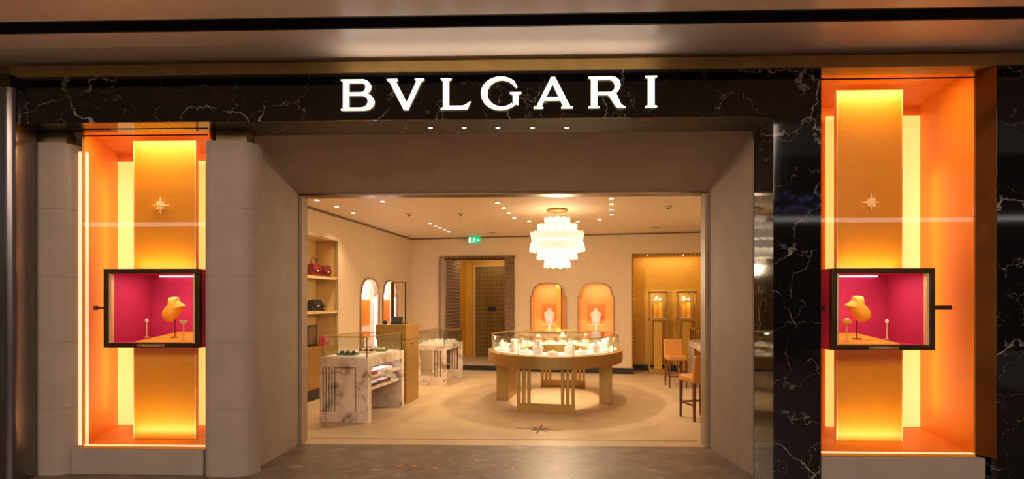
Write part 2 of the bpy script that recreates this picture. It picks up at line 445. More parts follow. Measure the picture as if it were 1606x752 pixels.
def stone_pier(x0, x1, label, rl, rr):
    cx_ = (x0 + x1) / 2; y0 = 4.88
    t = thing('stone_pier', label, 'pier', (cx_, y0, 0))
    zs = [0, 0.62, 1.23, 1.84, 2.47, 3.09]
    pts = rounded(x0 - cx_, x1 - cx_, 0, 0.185, rl, rr)
    inn = rounded(x0 - cx_ + 0.003, x1 - cx_ - 0.003, 0.003, 0.184, rl, rr)
    for i in range(5):
        MB().prism(pts, zs[i], zs[i + 1] - 0.006).build('stone_block', 'stone', t, True)
    MB().prism(inn, 0.01, 3.08).build('joint_core', 'stone', t, True)
    MB().box(x0 - cx_ + 0.10, x1 - cx_ - 0.08, 0.07, 0.184, 3.086, SOF).build('cap_block', 'olive', t)
    return t


stone_pier(xY(38, 4.95), xY(117, 4.95), 'beige limestone pier with rounded edges beside the steel column', 0.05, 0.16)
stone_pier(xY(322, 4.95), xY(400, 4.95), 'beige limestone pier with rounded edges beside the stone portal', 0.10, 0.17)

# steel column and bronze strip at the left end
st = thing('steel_column', 'brushed steel mall column at the outer end of the black fascia', 'column', (-5.34, 4.62, 0))
SX = xY(18, 4.62) + 5.34
MB().prism(rounded(-0.6, SX, 0.0, 0.24, 0.06, 0.06), 0.0, 3.50).build('shaft', 'steel', st, True)
MB().box(-0.62, SX, -0.01, 0.24, 3.50, 3.60).build('collar', 'bronze', st)
MB().box(-5.2, -4.45, 5.13, 5.19, 0, 3.60).build('trim_3', 'olive', kind='structure')


# ------------------------------------------------------------------ sign letters
def letters():
    L = {}
    L['B'] = [[(0, 1)] + ell(0.70, 0.765, 0.28, 0.235, 90, -58, 14) + ell(0.74, 0.275, 0.35, 0.275, 62, -90, 16) + [(0, 0), (0, 0.035), (0.07, 0.06), (0.07, 0.94), (0, 0.965)],
              [(0.255, 0.905)] + ell(0.66, 0.742, 0.145, 0.163, 90, -90, 12) + [(0.255, 0.579)],
              [(0.255, 0.49)] + ell(0.66, 0.285, 0.225, 0.205, 90, -90, 12) + [(0.255, 0.08)]]
    L['V'] = [[(0, 1), (0.35, 1), (0.35, 0.97), (0.29, 0.94), (0.655, 0.235), (0.985, 0.94), (0.92, 0.97), (0.92, 1), (1.22, 1), (1.22, 0.97), (1.13, 0.93), (0.69, 0.0), (0.55, 0.0), (0.075, 0.93), (0, 0.97)]]
    L['L'] = [[(0, 1), (0.345, 1), (0.345, 0.97), (0.265, 0.94), (0.265, 0.105), (0.70, 0.105), (0.80, 0.135), (0.965, 0.25), (0.86, 0.0), (0, 0), (0, 0.03), (0.075, 0.06), (0.075, 0.94), (0, 0.97)]]
    o = ell(0.64, 0.5, 0.64, 0.535, 40, 318, 40)
    i = ell(0.68, 0.5, 0.47, 0.435, 312, 48, 36)
    L['G'] = [[(1.18, 0.70)] + o[1:] + [(1.22, 0.13), (1.22, 0.46), (1.31, 0.495), (1.31, 0.525), (0.94, 0.525), (0.94, 0.495), (1.03, 0.46), (1.03, 0.13)] + i + [(1.13, 0.69)]]
    L['A'] = [[(0.56, 1), (0.69, 1), (1.17, 0.06), (1.26, 0.03), (1.26, 0), (0.89, 0), (0.89, 0.03), (0.96, 0.06), (0.865, 0.255), (0.345, 0.255), (0.245, 0.06), (0.31, 0.03), (0.31, 0), (0, 0), (0, 0.03), (0.09, 0.06)],
              [(0.395, 0.35), (0.82, 0.35), (0.61, 0.79)]]
    L['R'] = [[(0, 1)] + ell(0.74, 0.725, 0.29, 0.275, 90, -62, 14) + [(1.05, 0.10), (1.12, 0.05), (1.19, 0.03), (1.19, 0), (0.98, 0), (0.90, 0.035), (0.84, 0.12), (0.70, 0.36), (0.62, 0.42), (0.29, 0.42), (0.29, 0.06), (0.36, 0.03), (0.36, 0), (0, 0), (0, 0.03), (0.09, 0.06), (0.09, 0.94), (0, 0.97)],
              [(0.29, 0.91)] + ell(0.68, 0.705, 0.175, 0.205, 90, -90, 12) + [(0.29, 0.50)]]
    L['I'] = [[(0, 1), (0.37, 1), (0.37, 0.97), (0.285, 0.94), (0.285, 0.06), (0.37, 0.03), (0.37, 0), (0, 0), (0, 0.03), (0.085, 0.06), (0.085, 0.94), (0, 0.97)]]
    return L


LT = letters()
YS = 4.645
sign = thing('illuminated_sign', 'illuminated white serif letters reading BVLGARI on the black fascia', 'sign', (0, 4.68, 3.27))
CAP = 0.266
for ch, px in zip('BVLGARI', (534, 606, 691, 754, 837, 923, 1013)):
    x0 = xY(px, YS)
    me = shape(LT[ch], 0.014, lambda a, b_, c, x0=x0: (x0 + a * CAP, -0.028 + c, b_ * CAP), 'letter')
    o = link(me, 'letter', 'sign', sign)
    me2 = shape(LT[ch], 0.012, lambda a, b_, c, x0=x0: (x0 + a * CAP, -0.013 + c, b_ * CAP), 'halo_back')
    link(me2, 'halo_back', 'halo', o)


area('sign_uplight', (-0.26, -0.05, 0.29), (-0.26, -0.28, 1.0), 2.7, 0.03, 2.6, (1.0, 0.82, 0.66), sign)  # added light: brightens the soffit as glow from the letters


def plaque_letters(parent, cxl, y, z, cap, mat):
    m = MB(); x = 0.0
    for ch, adv in zip('BVLGARI', (1.5, 1.65, 1.35, 1.7, 1.75, 1.75, 0.4)):
        me = shape(LT[ch], 0.002)
        off = len(m.v)
        for v in me.vertices: m.v.append(((x + v.co.x) * cap, v.co.z, v.co.y * cap))
        for p in me.polygons: m.f.append(tuple(i + off for i in p.vertices))
        x += adv
        bpy.data.meshes.remove(me)
    w = x * cap
    m.v = [(cxl - w / 2 + a, y + b_, z + c) for a, b_, c in m.v]
    return m.build('lettering', mat, parent)


# ------------------------------------------------------------------ show windows
def star_mesh(R, r, t, n=8, alt=0.62):
    m = MB(); k = 2 * n; vs_ = []
    for i in range(k):
        a = 2 * pi * i / k + pi / 2
        rr = r if i % 2 else (R if (i // 2) % 2 == 0 else R * alt)
        vs_.append((rr * cos(a), 0, rr * sin(a)))
    c = len(vs_); vs_.append((0, -t, 0)); vs_.append((0, t * 0.3, 0))
    fs = [(i, (i + 1) % k, c) for i in range(k)] + [((i + 1) % k, i, c + 1) for i in range(k)]
    return m.add(vs_, fs)


def show_window(n, side, YG, gx0, gx1, bx, zf, zc, ztr, panel, glowx, YP, boxr, starp):
    """side: -1 when the lit gap shows at the left of the panel, +1 at the right"""
    cxw = (gx0 + gx1) / 2
    w = thing('window_%d' % n, 'tall orange lit show window between stone piers' if side < 0 else 'tall orange lit show window between black marble walls', None, (cxw, YG, 0), kind='structure')

    def X(x): return x - cxw
    D = 5.82 - YG
    # lining: splayed sides, back, floor, ceiling
    bl, br = bx
    MB().slab((X(gx0), 0.02, zf), (X(bl), D, zf), (X(bl), D, zc), (X(gx0), 0.02, zc), 0.02).build('side_panel', 'orange', w)
    MB().slab((X(br), D, zf), (X(gx1), 0.02, zf), (X(gx1), 0.02, zc), (X(br), D, zc), 0.02).build('side_panel', 'orange', w)
    MB().box(X(bl) - 0.02, X(br) + 0.02, D, D + 0.02, zf, zc).build('back_panel', 'orange', w)
    MB().prism([(X(gx0), 0), (X(gx1), 0), (X(br), D), (X(bl), D)], zf - 0.02, zf).build('window_floor', 'orange', w)
    MB().prism([(X(gx0), 0), (X(gx1), 0), (X(br), D), (X(bl), D)], zc, zc + 0.02).build('window_ceiling', 'orange', w)
    # lit back wall painted as glowing strips, in the gaps beside the central panel
    for (a0, a1) in glowx:
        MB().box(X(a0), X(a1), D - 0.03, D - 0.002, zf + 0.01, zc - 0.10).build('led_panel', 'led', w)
    # central lacquer panel in two pieces, above and under the showcase
    p0, p1 = panel; yp = YP - YG
    zb0, zb1 = boxr[2] - 0.004, boxr[3] + 0.004
    for z0, z1 in ((zf + 0.004, zb0), (zb1, zc - 0.05)):
        pn = MB().box(X(p0), X(p1), yp, yp + 0.04, z0, z1).build('lacquer_panel', 'amber', w)
        for xx in (p0 - 0.008, p1):
            MB().box(X(xx), X(xx) + 0.008, yp - 0.004, yp + 0.04, z0, z1).build('panel_edge', 'edge', pn)
    # glass and transom line
    MB().box(X(gx0), X(gx1), 0.0, 0.008, zf, zc).build('glass_pane', 'glass', w)
    MB().box(X(gx0), X(gx1), -0.006, 0.0, ztr, ztr + 0.012).build('transom', 'bronze', w)
    MB().box(X(gx0), X(gx1), 0.01, 0.04, zf, zf + 0.008).build('led_line', 'led_edge', w)
    return w


def showcase(label, x0, x1, z0, z1, Yb, depth, side):
    cxb = (x0 + x1) / 2; hw = (x1 - x0) / 2; H = z1 - z0
    t = thing('jewellery_showcase', label, 'showcase', (cxb, Yb, z0))
    f_ = 0.045
    MB().box(-hw, hw, 0, 0.05, 0, f_).build('frame_rail', 'bronze', t, bevel=0.004)
    MB().box(-hw, hw, 0, 0.05, H - f_, H).build('frame_rail', 'bronze', t, bevel=0.004)
    for s in (-1, 1):
        MB().box(s * hw, s * (hw - f_), 0, 0.05, f_, H - f_).build('frame_stile', 'bronze', t, bevel=0.004)
        MB().box(s * (hw - f_), s * (hw - f_ - 0.02), 0.012, 0.05, f_, H - f_).build('inner_lining', 'edge', t)
        MB().prism([(s * (hw - 0.03), 0.05), (s * hw, 0.05), (s * (hw + 0.09), depth), (s * (hw + 0.06), depth)], 0, H).build('side_wall', 'magenta', t)
    MB().box(-hw - 0.09, hw + 0.09, depth, depth + 0.02, 0, H).build('back_wall', 'magenta', t)
    MB().prism([(-hw + .03, .05), (hw - .03, .05), (hw + .06, depth), (-hw - .06, depth)], H - 0.03, H).build('top_wall', 'magenta', t)
    MB().prism([(-hw + .03, .05), (hw - .03, .05), (hw + .06, depth), (-hw - .06, depth)], 0, 0.04).build('floor_pad', 'magenta', t)
    x_, y_ = sorted((side * (hw - 0.26), -side * (hw - 0.04)))
    MB().add([(x_, .06, .041), (y_, .06, .041), (y_, depth - .02, .041), (x_, depth - .02, .041), (x_, .06, .055), (y_, .06, .055), (y_, depth - .02, .115), (x_, depth - .02, .115)],
             [(0, 3, 2, 1), (4, 5, 6, 7), (0, 1, 5, 4), (1, 2, 6, 5), (2, 3, 7, 6), (3, 0, 4, 7)]).build('display_deck', 'yellow_pad', t, bevel=0.004)
    MB().box(-hw + 0.06, hw - 0.06, depth - 0.05, depth - 0.03, H - 0.045, H - 0.032).build('led_line', 'led_pink', t)
    MB().box(-hw + f_, hw - f_, 0.02, 0.026, f_, H - f_).build('glass_front', 'glass', t)
    pl = MB().box(-0.13, 0.13, -0.003, 0.0, 0.008, 0.036).build('name_plate', 'brass', t)
    plaque_letters(t, 0.0, -0.006, 0.013, 0.016, 'edge')
    area('case_light', (0, depth * 0.55, H - 0.04), (0, depth * 0.6, 0), 0.6, 0.1, 3.3, (1.0, 0.74, 0.68), t)
    area('case_front_light', (0, 0.09, H - 0.04), (0, 0.35, 0.1), 0.6, 0.04, 2.4, (1.0, 0.76, 0.6), t)
    return t


def bust(name, label, loc, rz, mat, sc=1.0, pole=0.17, group=None, mirror=1):
    """necklace display: tilted heart-shaped breast plate with a neck, on a thin pole"""
    t = thing(name, label, 'bust', loc, rz, group)
    raw = [(590, 255), (625, 250), (662, 252), (665, 285), (690, 303), (722, 322), (700, 336), (678, 375), (652, 415), (620, 441), (585, 453), (548, 441), (530, 410), (532, 372), (560, 335), (588, 305)]
    out = [((x - 628) / 5.01 * 0.0063 * sc * mirror, (360 - y) / 5.01 * 0.0063 * sc) for x, y in raw]
    zc = pole + 0.10 * sc; n = len(out); vs_ = []; fs = []
    cxo = sum(p[0] for p in out) / n; czo = sum(p[1] for p in out) / n
    for (k, y) in ((0.90, 0.028), (1.0, 0.012), (0.97, -0.008), (0.84, -0.03), (0.6, -0.045), (0.3, -0.052)):
        vs_ += [(cxo + (x - cxo) * k, y * sc, zc + czo + (z - czo) * k) for x, z in out]
    for i in range(5):
        for k in range(n): fs.append((i * n + k, i * n + (k + 1) % n, (i + 1) * n + (k + 1) % n, (i + 1) * n + k))
    fs.append(tuple(range(n))[::-1]); fs.append(tuple(5 * n + k for k in range(n)))
    MB().add(vs_, fs).build('breast_plate', mat, t, True)
    MB().tube([(0.0, 0.012, 0.004), (0.0, 0.012, zc)], 0.005).build('pole', 'bronze', t, True)
    MB().lathe([(0.04, 0.0), (0.04, 0.006), (0.008, 0.010)], 16, (0, 0.01, 0)).build('foot', 'bronze', t, True)
    return t


def small_stand(label, loc, h, kind):
    t = thing('jewellery_stand', label, 'stand', loc)
    MB().lathe([(0.025, 0), (0.025, 0.005), (0.006, 0.008), (0.005, h)], 12).build('stem', 'edge', t, True)
    if kind == 'fan':
        MB().add([(-0.045, -0.01, h + 0.035), (0.045, -0.01, h + 0.035), (0.02, -0.01, h), (-0.02, -0.01, h), (-0.045, 0.01, h + 0.035), (0.045, 0.01, h + 0.035), (0.02, 0.01, h), (-0.02, 0.01, h)],
                 [(0, 1, 2, 3), (7, 6, 5, 4), (0, 4, 5, 1), (1, 5, 6, 2), (2, 6, 7, 3), (3, 7, 4, 0)]).build('holder', 'edge', t)
    elif kind == 'pad':
        MB().lathe([(0.012, -0.02), (0.035, -0.012), (0.042, 0.01), (0.03, 0.03), (0.01, 0.036)], 14, (0, 0, h + 0.015), 1, 0.6).build('holder', 'yellow_pad', t, True)
    else:
        MB().lathe([(0.010, 0), (0.016, 0.012), (0.013, 0.03), (0.006, 0.036)], 12, (0, 0, h)).build('holder', 'white', t, True)
    return t


# ---- left window
YGL = 4.95
zfL, zcL = 0.255, 3.24
bL = (xY(162, 5.0), xY(312.5, 5.0), zY(162, 546, 5.0), zY(162, 422, 5.0))
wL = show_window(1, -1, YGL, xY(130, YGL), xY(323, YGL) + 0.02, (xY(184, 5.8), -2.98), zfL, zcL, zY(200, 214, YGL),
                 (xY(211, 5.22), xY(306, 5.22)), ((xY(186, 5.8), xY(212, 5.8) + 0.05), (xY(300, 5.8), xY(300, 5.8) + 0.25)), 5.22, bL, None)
gxl = xY(130, YGL)
MB().box(xY(119, YGL) - wL.location.x, gxl - wL.location.x, 0.03, 0.07, zfL, 3.02).build('lit_edge_strip', 'led_edge', wL)  # frame edge glows in place of window light falling on it
# ---- right window
YGR = 4.80
zfR, zcR = 0.285, 3.66
bR = (xY(1305, 4.86), xY(1467, 4.86), zY(1386, 550, 4.86), zY(1386, 421, 4.86))
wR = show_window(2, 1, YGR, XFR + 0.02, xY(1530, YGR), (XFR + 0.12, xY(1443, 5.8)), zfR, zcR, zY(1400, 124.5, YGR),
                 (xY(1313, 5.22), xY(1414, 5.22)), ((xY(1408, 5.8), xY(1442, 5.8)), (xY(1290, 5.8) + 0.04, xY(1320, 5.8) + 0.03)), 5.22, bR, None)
MB().slab((xY(1530, YGR) - wR.location.x, 0.0, 0.285), (XW + 0.0 - wR.location.x, -0.12, 0.285), (XW - wR.location.x, -0.12, 3.6), (xY(1530, YGR) - wR.location.x, 0.0, 3.6), 0.01).build('side_reveal', 'reveal', wR)
# stone bases
MB().box(xY(117, 4.95)+0.002, xY(322, 4.95) - 0.002, 4.915, 5.8, 0, 0.235).build('window_plinth', 'stone', bevel=0.006, label='beige limestone plinth under the window between the stone piers', cat='plinth')
MB().box(XFR + 0.004, xY(1546, 4.76), 4.76, 5.8, 0, 0.264).build('window_plinth', 'stone', bevel=0.006, label='beige limestone plinth under the window beside the black marble wall', cat='plinth')

for (wd, bb, Yb, side, lab) in ((wL, bL, 5.0, -1, 'bronze framed magenta jewellery showcase in the window between stone piers'),
                                (wR, bR, 4.86, 1, 'bronze framed magenta jewellery showcase in the window between black marble walls')):
    sc = showcase(lab, bb[0], bb[1], bb[2], bb[3], Yb, 0.74, side)
    W2 = (bb[1] - bb[0]) / 2
    # bracket arm to the window side
    if side < 0:
        MB().tube([(-W2 - 0.17, 0.12, 0.375), (-W2, 0.12, 0.375)], 0.011).lathe([(0.02, -0.02), (0.02, 0.02)], 12, (-W2 - 0.17, 0.12, 0.375)).build('bracket_arm', 'bronze', sc, True)
    else:
        MB().box(W2, W2 + 0.22, 0.10, 0.13, 0.355, 0.395).build('bracket_arm', 'bronze', sc, bevel=0.003)
        MB().box(-W2 - 0.10, -W2, 0.10, 0.13, 0.355, 0.395).build('bracket_arm', 'bronze', sc, bevel=0.003)
    cxb = (bb[0] + bb[1]) / 2
    zd = bb[2] + 0.055 + 0.06 * 0.25 / 0.66
    near = 'in the showcase between stone piers' if side < 0 else 'in the showcase beside black marble'
    s = -side
    bx_ = xY(273 if side < 0 else 1345, Yb + 0.32)
    bust('necklace_bust', 'orange necklace bust on a thin pole ' + near, (bx_, Yb + 0.32, zd), 0, 'yellow_pad', 1.0, 0.17, mirror=-side)
    small_stand('tall ring finger stand ' + near, (xY(230 if side < 0 else 1391, Yb + 0.30), Yb + 0.30, zd), 0.15, 'ring')
    small_stand(('fan topped earring stand ' if side < 0 else 'round padded earring stand ') + near, (xY(288 if side < 0 else 1328, Yb + 0.14), Yb + 0.14, zd - 0.014), 0.16, 'fan' if side < 0 else 'pad')
    # gold star on the lacquer panel
    sx, sy = (253, 323) if side < 0 else (1365, 318)
    p = atY(sx, sy, 5.215)
    so = star_mesh(0.095, 0.036, 0.05).build('gold_star', 'gold', label='eight pointed gold star on the panel ' + ('between stone piers' if side < 0 else 'beside black marble'), cat='ornament')
    so.location = (p.x, 5.205, p.z)
    # lamps of the window: top wash, on top of the showcase, floor
    cxw = wd.location.x; yp = 5.22 - wd.location.y
    pc = (xY(258, 5.22) if side < 0 else xY(1364, 5.22)) - cxw
    zc = zcL if side < 0 else zcR
    amb = (1.0, 0.68, 0.34)
    area('window_top_lamp', (pc, yp - 0.16, zc - 0.02), (pc, yp + 0.1, zc - 1.2), 0.8, 0.05, 9, amb, wd)
    area('showcase_top_lamp', (pc, yp - 0.10, bb[3] + 0.02), (pc, yp + 0.05, bb[3] + 0.5), 0.6, 0.04, 2.4, amb, wd)
    area('window_floor_lamp', (pc, yp - 0.16, 0.31), (pc, yp + 0.1, 1.0), 0.8, 0.04, 4.2, amb, wd)
    gx = (xY(150, 5.1) if side < 0 else xY(1500, 5.1)) - cxw
    area('window_side_lamp', (pc + 0.62 * side, yp + 0.3, 0.4 + 1.3), (pc + 1.2 * side, yp + 0.1, 1.7), 0.05, 2.4, 4, (1.0, 0.62, 0.28), wd)

# ================================================================== BOUTIQUE: shell
ZC = 3.15
UL, VB, UR = -4.9, 12.4, 3.3


def rprism(name, pts, z0, z1, mat, parent=None, **kw):
    return MB().prism([tuple(room(u, v))[:2] for u, v in pts], z0, z1).build(name, mat, parent, **kw)


def v_on_front(u, Y=YF): return (Y + u * sin(PH)) / cos(PH)


fl = rprism('floor', [(UL - 0.6, v_on_front(UL - 0.6)), (UR + .3, v_on_front(UR + .3)), (UR + .3, VB), (UL - 0.6, VB)], -0.2, 0.0, 'shop_floor', kind='structure')
MB().box(XL, XR, YF + 0.24, YF + 0.262, 0.0, 0.0015).build('inlay_line', 'floor_line', fl)
ceil = rprism('ceiling', [(UL - 0.2, v_on_front(UL - 0.2, YF + .16)), (UR + .2, v_on_front(UR + .2, YF + .16)), (UR + .2, VB + 0.2), (UL - 0.2, VB + 0.2)], ZC, ZC + 0.15, 'ceil', kind='structure')
# inlaid star in the floor
u0, v0 = onz(846, 674, 0)
stv = []
for i in range(16):
    a = 2 * pi * i / 16 + pi / 2
    rr = 0.065 if i % 2 else (0.30 if (i // 2) % 2 == 0 else 0.19)
    stv.append(tuple(room(u0 + rr * cos(a), v0 + rr * sin(a) * 1.0))[:2])
MB().prism(stv, 0.0, 0.002).build('floor_star', 'floor_line', fl)


def arch(x0, x1, z0, z1):
    w = x1 - x0; n = 0.045; zs = z1 - 0.30; c = (x0 + x1) / 2
    pts = [(x0, z0), (x1, z0), (x1, zs), (x1 - n, zs + 0.03)]
    pts += [(c + (w / 2 - n) * cos(rad(a)) ** 0.75 if a < 90 else c, zs + 0.03 + (z1 - zs - 0.03) * sin(rad(a)) ** 0.85) for a in range(10, 91, 10)]
    left = [(2 * c - p[0], p[1]) for p in pts[2:-1]][::-1]
    return pts + left


def liner(name, outline, fmap, depth, mat, parent):
    n = len(outline); vs_ = [fmap(a, b_, 0.0) for a, b_ in outline] + [fmap(a, b_, depth) for a, b_ in outline]
    return MB().add(vs_, [(i, (i + 1) % n, n + (i + 1) % n, n + i) for i in range(n)] + [tuple(range(n, 2 * n))]).build(name, mat, parent)


def grow(outline, d):
    c = Vector((sum(p[0] for p in outline) / len(outline), sum(p[1] for p in outline) / len(outline)))
    lo = min(p[0] for p in outline); hi = max(p[0] for p in outline); zl = min(p[1] for p in outline); zh = max(p[1] for p in outline)
    return [(lo - d + (p[0] - lo) * (hi - lo + 2 * d) / (hi - lo), zl - d + (p[1] - zl) * (zh - zl + 2 * d) / (zh - zl)) for p in outline]


fB = lambda a, b_, c: tuple(room(a, VB + c, b_))          # back wall: a = u, b = z, c = into the wall
fL = lambda a, b_, c: tuple(room(UL - c, a, b_))          # left wall: a = v, b = z
# back wall with doorway, two arches, alcove
DU0, DU1, DZ = -4.06, -2.60, 2.60                          # clear doorway
AU0, AU1, AZ = 0.325, 2.0, 2.66
A1 = arch(-1.975, -1.18, 0.93, 2.035); A2 = arch(-0.89, -0.115, 0.93, 2.03)
wb = link(shape([[(UL - .2, 0), (DU0, 0), (DU0, DZ), (DU1, DZ), (DU1, 0), (AU0, 0), (AU0, AZ), (AU1, AZ), (AU1, 0), (UR + .2, 0), (UR + .2, ZC), (UL - .2, ZC)], A1, A2], 0.08, fB, 'wall_back'), 'wall_back', 'cream', kind='structure')
L1 = arch(9.725, 10.52, 0.62, 2.06); L2 = arch(10.74, 11.48, 0.62, 2.06)
NV0, NV1 = 6.9, 8.87
NICH = rect(NV0, NV1, 0.17, 2.695)
wl = link(shape([[(v_on_front(UL, YF + .02), 0), (VB, 0), (VB, ZC), (v_on_front(UL, YF + .02), ZC)], NICH, L1, L2], 0.08, fL, 'wall_left'), 'wall_left', 'cream', kind='structure')
rprism('wall_right', [(UR, v_on_front(UR, YF + .16)), (UR + .1, v_on_front(UR + .1, YF + .16)), (UR + .1, VB), (UR, VB)], 0, ZC, 'cream', kind='structure')
# baseboards and ceiling trim
rprism('baseboard_back', [(DU1 + 0.24, VB - 0.02), (AU0, VB - 0.02), (AU0, VB), (DU1 + 0.24, VB)], 0, 0.13, 'dark', kind='structure')
rprism('baseboard_left', [(UL, NV1), (UL + 0.02, NV1), (UL + 0.02, VB), (UL, VB)], 0, 0.13, 'dark', kind='structure')
rprism('trim_4', [(UL, v_on_front(UL, YF + .2)), (UL + 0.03, v_on_front(UL, YF + .2)), (UL + 0.03, VB), (UL, VB)], 3.115, ZC, 'wood_trim', kind='structure')
rprism('trim_5', [(UL + 0.03, VB - 0.03), (UR, VB - 0.03), (UR, VB), (UL + 0.03, VB)], 3.12, ZC, 'wood_trim', kind='structure')

warm = (1.0, 0.74, 0.48)
# ---- arched niches
def niche(out, fm, depth, lining, label, parent, lampcol, power, tag_):
    t = thing('arched_niche', label, 'niche', fm((out[0][0] + out[1][0]) / 2, out[0][1], 0))
    inv = Matrix.Translation(-Vector(t.location))
    fm2 = lambda a, b_, c: tuple(inv @ Vector(fm(a, b_, c)))
    liner('niche_lining', out, fm2, depth, lining, t)
    link(shape([grow(out, 0.028), out], 0.03, lambda a, b_, c: fm2(a, b_, c - 0.03), 'niche_frame'), 'niche_frame', 'rosebronze', t)
    cu = (out[0][0] + out[1][0]) / 2; zt = max(p[1] for p in out)
    card = link(shape([rect(cu - 0.2, cu + 0.2, 1.12 if tag_ == 'b' else 1.15, 1.56 if tag_ == 'b' else 1.66)], 0.02, lambda a, b_, c: fm2(a, b_, depth - 0.02 + c), 'backing_card'), 'backing_card', 'orangecard', t)
    if tag_ == 'b':
        area('niche_lamp', fm2(cu, zt - 0.03, 0.07), fm2(cu, 1.1, 0.28), 0.5, 0.05, 3.0, lampcol, t)
        area('niche_floor_lamp', fm2(cu, out[0][1] + 0.02, 0.07), fm2(cu, 1.8, 0.26), 0.5, 0.05, 2.2, lampcol, t)
        return t
    pl = bpy.data.lights.new('niche_lamp', 'POINT'); pl.energy = power; pl.color = lampcol; pl.shadow_soft_size = 0.05
    po = bpy.data.objects.new('niche_lamp', pl); COL.objects.link(po); po.parent = t; po.location = fm2(cu, zt - 0.2, depth * 0.2 if tag_ == 'b' else -0.05)
    if tag_ == 'l':
        e_ = max(p[0] for p in out)
        link(shape([rect(out[0][1], zt - 0.32, 0, 1) and rect(e_ - 0.012, e_ - 0.002, out[0][1] + 0.05, zt - 0.34)], 0.06, lambda a, b_, c: fm2(a, b_, 0.03 + c), 'led_line'), 'led_line', 'led_blush', t)
    return t


niche(A1, fB, 0.34, 'nicheorange', 'orange arched wall niche nearer the brown mosaic doorway', None, (1.0, 0.78, 0.58), 6.5, 'b')
niche(A2, fB, 0.34, 'nicheorange', 'orange arched wall niche nearer the golden alcove', None, (1.0, 0.78, 0.58), 6.5, 'b')
niche(L1, fL, 0.11, 'nichewhite', 'blush white arched niche with orange card beside the lit shelves', None, (1.0, 0.80, 0.72), 7, 'l')
niche(L2, fL, 0.11, 'nichewhite', 'blush white arched niche with orange card behind the glass screen', None, (1.0, 0.80, 0.72), 7, 'l')
for A, nm in ((A1, 'nearer the brown mosaic doorway'), (A2, 'nearer the golden alcove')):
    cu = (A[0][0] + A[1][0]) / 2
    tb = rthing('niche_bust', 'white necklace bust in the orange niche ' + nm, 'bust', cu, VB + 0.16, 1.10)
    MB().lathe([(0.085, 0.02), (0.10, 0.09), (0.125, 0.20), (0.13, 0.245), (0.10, 0.275), (0.05, 0.30), (0.045, 0.345), (0.052, 0.37)], 20, (0, 0, 0), 1, 0.45).build('torso', 'white', tb, True)
    MB().box(-0.2, 0.2, -0.06, 0.06, -0.012, 0.0).build('shelf_plate', 'pearl', tb)
    MB().tube([(0.0, 0, -0.17), (0, 0, -0.012)], 0.012).lathe([(0.07, 0), (0.07, 0.012), (0.015, 0.02)], 16, (0, 0, -0.17)).build('stem', 'pearl', tb, True)
    MB().box(-0.085, 0.085, -0.04, 0.04, 0.0, 0.02).build('foot', 'pearl', tb)

# ---- doorway with openwork mosaic lining and vestibule
VV = 14.4
dw = rthing('mosaic_doorway', 'brown openwork mosaic door surround in the back wall', 'door surround', (DU0 + DU1) / 2, VB, 0)
def DD(u): return u - (DU0 + DU1) / 2
W0, W1, WT = -4.19, -2.37, 2.69
MB().box(DD(W0), DD(DU0), -0.05, 0.0, 0, WT).build('architrave', 'stone', dw)
MB().box(DD(DU1), DD(W1), -0.05, 0.0, 0, WT).build('architrave', 'darkmosaic', dw)
MB().box(DD(DU0), DD(DU1), -0.05, 0.0, DZ, WT).build('architrave_head', 'bronze', dw)
MB().box(DD(DU0) - 0.05, DD(DU0), 0.08, 1.2, 0.12, DZ).build('reveal_panel', 'darkmosaic', dw)
# openwork studs, too small to pick apart one by one
stm = MB(); c_ = 0.033
def stud(mb, o, ax, ay, an):
    o = Vector(o); ax = Vector(ax); ay = Vector(ay); an = Vector(an)
    mb.add([o - ax - ay, o + ax - ay, o + ax + ay, o - ax + ay, o + an], [(0, 1, 4), (1, 2, 4), (2, 3, 4), (3, 0, 4)])
nz = int(2.6 / (2 * c_ + 0.014))
for k in range(nz):
    z = 0.1 + k * (2 * c_ + 0.014)
    for j in range(3):
        stud(stm, (DD(DU1) + 0.04 + j * 0.076, -0.05, z), (c_, 0, 0), (0, 0, c_), (0, -0.03, 0))
    for j in range(14):
        stud(stm, (DD(DU0), 0.12 + j * 0.08, z + 0.1), (0, c_, 0), (0, 0, c_), (0.03, 0, 0))
    stud(stm, (DD(W0) + 0.012, -0.05, z), (0.02, 0, 0), (0, 0, c_), (0, -0.03, 0))
for k in range(23): stud(stm, (DD(W0) + 0.05 + k * 0.08, -0.05, WT - 0.02), (c_, 0, 0), (0, 0, 0.025), (0, -0.03, 0))
stm.build('openwork_studs', 'darkmosaic', dw, kind='stuff')
# vestibule shell
vs_wall = rprism('wall_vestibule', [(DU0 - 0.6, VV), (DU1 + 1.4, VV), (DU1 + 1.4, VV + .1), (DU0 - 0.6, VV + .1)], 0, 3.0, 'brasswall', kind='structure')
rprism('wall_vestibule_left', [(DU0 - 0.16, VB + 1.2), (DU0 - 0.06, VB + 1.2), (DU0 - 0.06, VV), (DU0 - 0.16, VV)], 0, 3.0, 'brasswall', kind='structure')
rprism('wall_vestibule_right', [(DU1 + 1.2, VB + 0.08), (DU1 + 1.3, VB + .08), (DU1 + 1.3, VV), (DU1 + 1.2, VV)], 0, 3.0, 'brasswall', kind='structure')
rprism('ceiling_vestibule', [(DU0 - 0.6, VB + .08), (DU1 + 1.4, VB + .08), (DU1 + 1.4, VV), (DU0 - 0.6, VV)], 2.9, 3.0, 'brasswall', kind='structure')
fv = rprism('floor_vestibule', [(DU0, VB + .0), (DU1, VB + .0), (DU1, VB + 0.1), (DU1 + 1.4, VB + .1), (DU1 + 1.4, VV), (DU0 - .1, VV), (DU0 - .1, VB + 0.1), (DU0, VB + 0.1)], -0.1, 0.12, 'shop_floor', kind='structure')
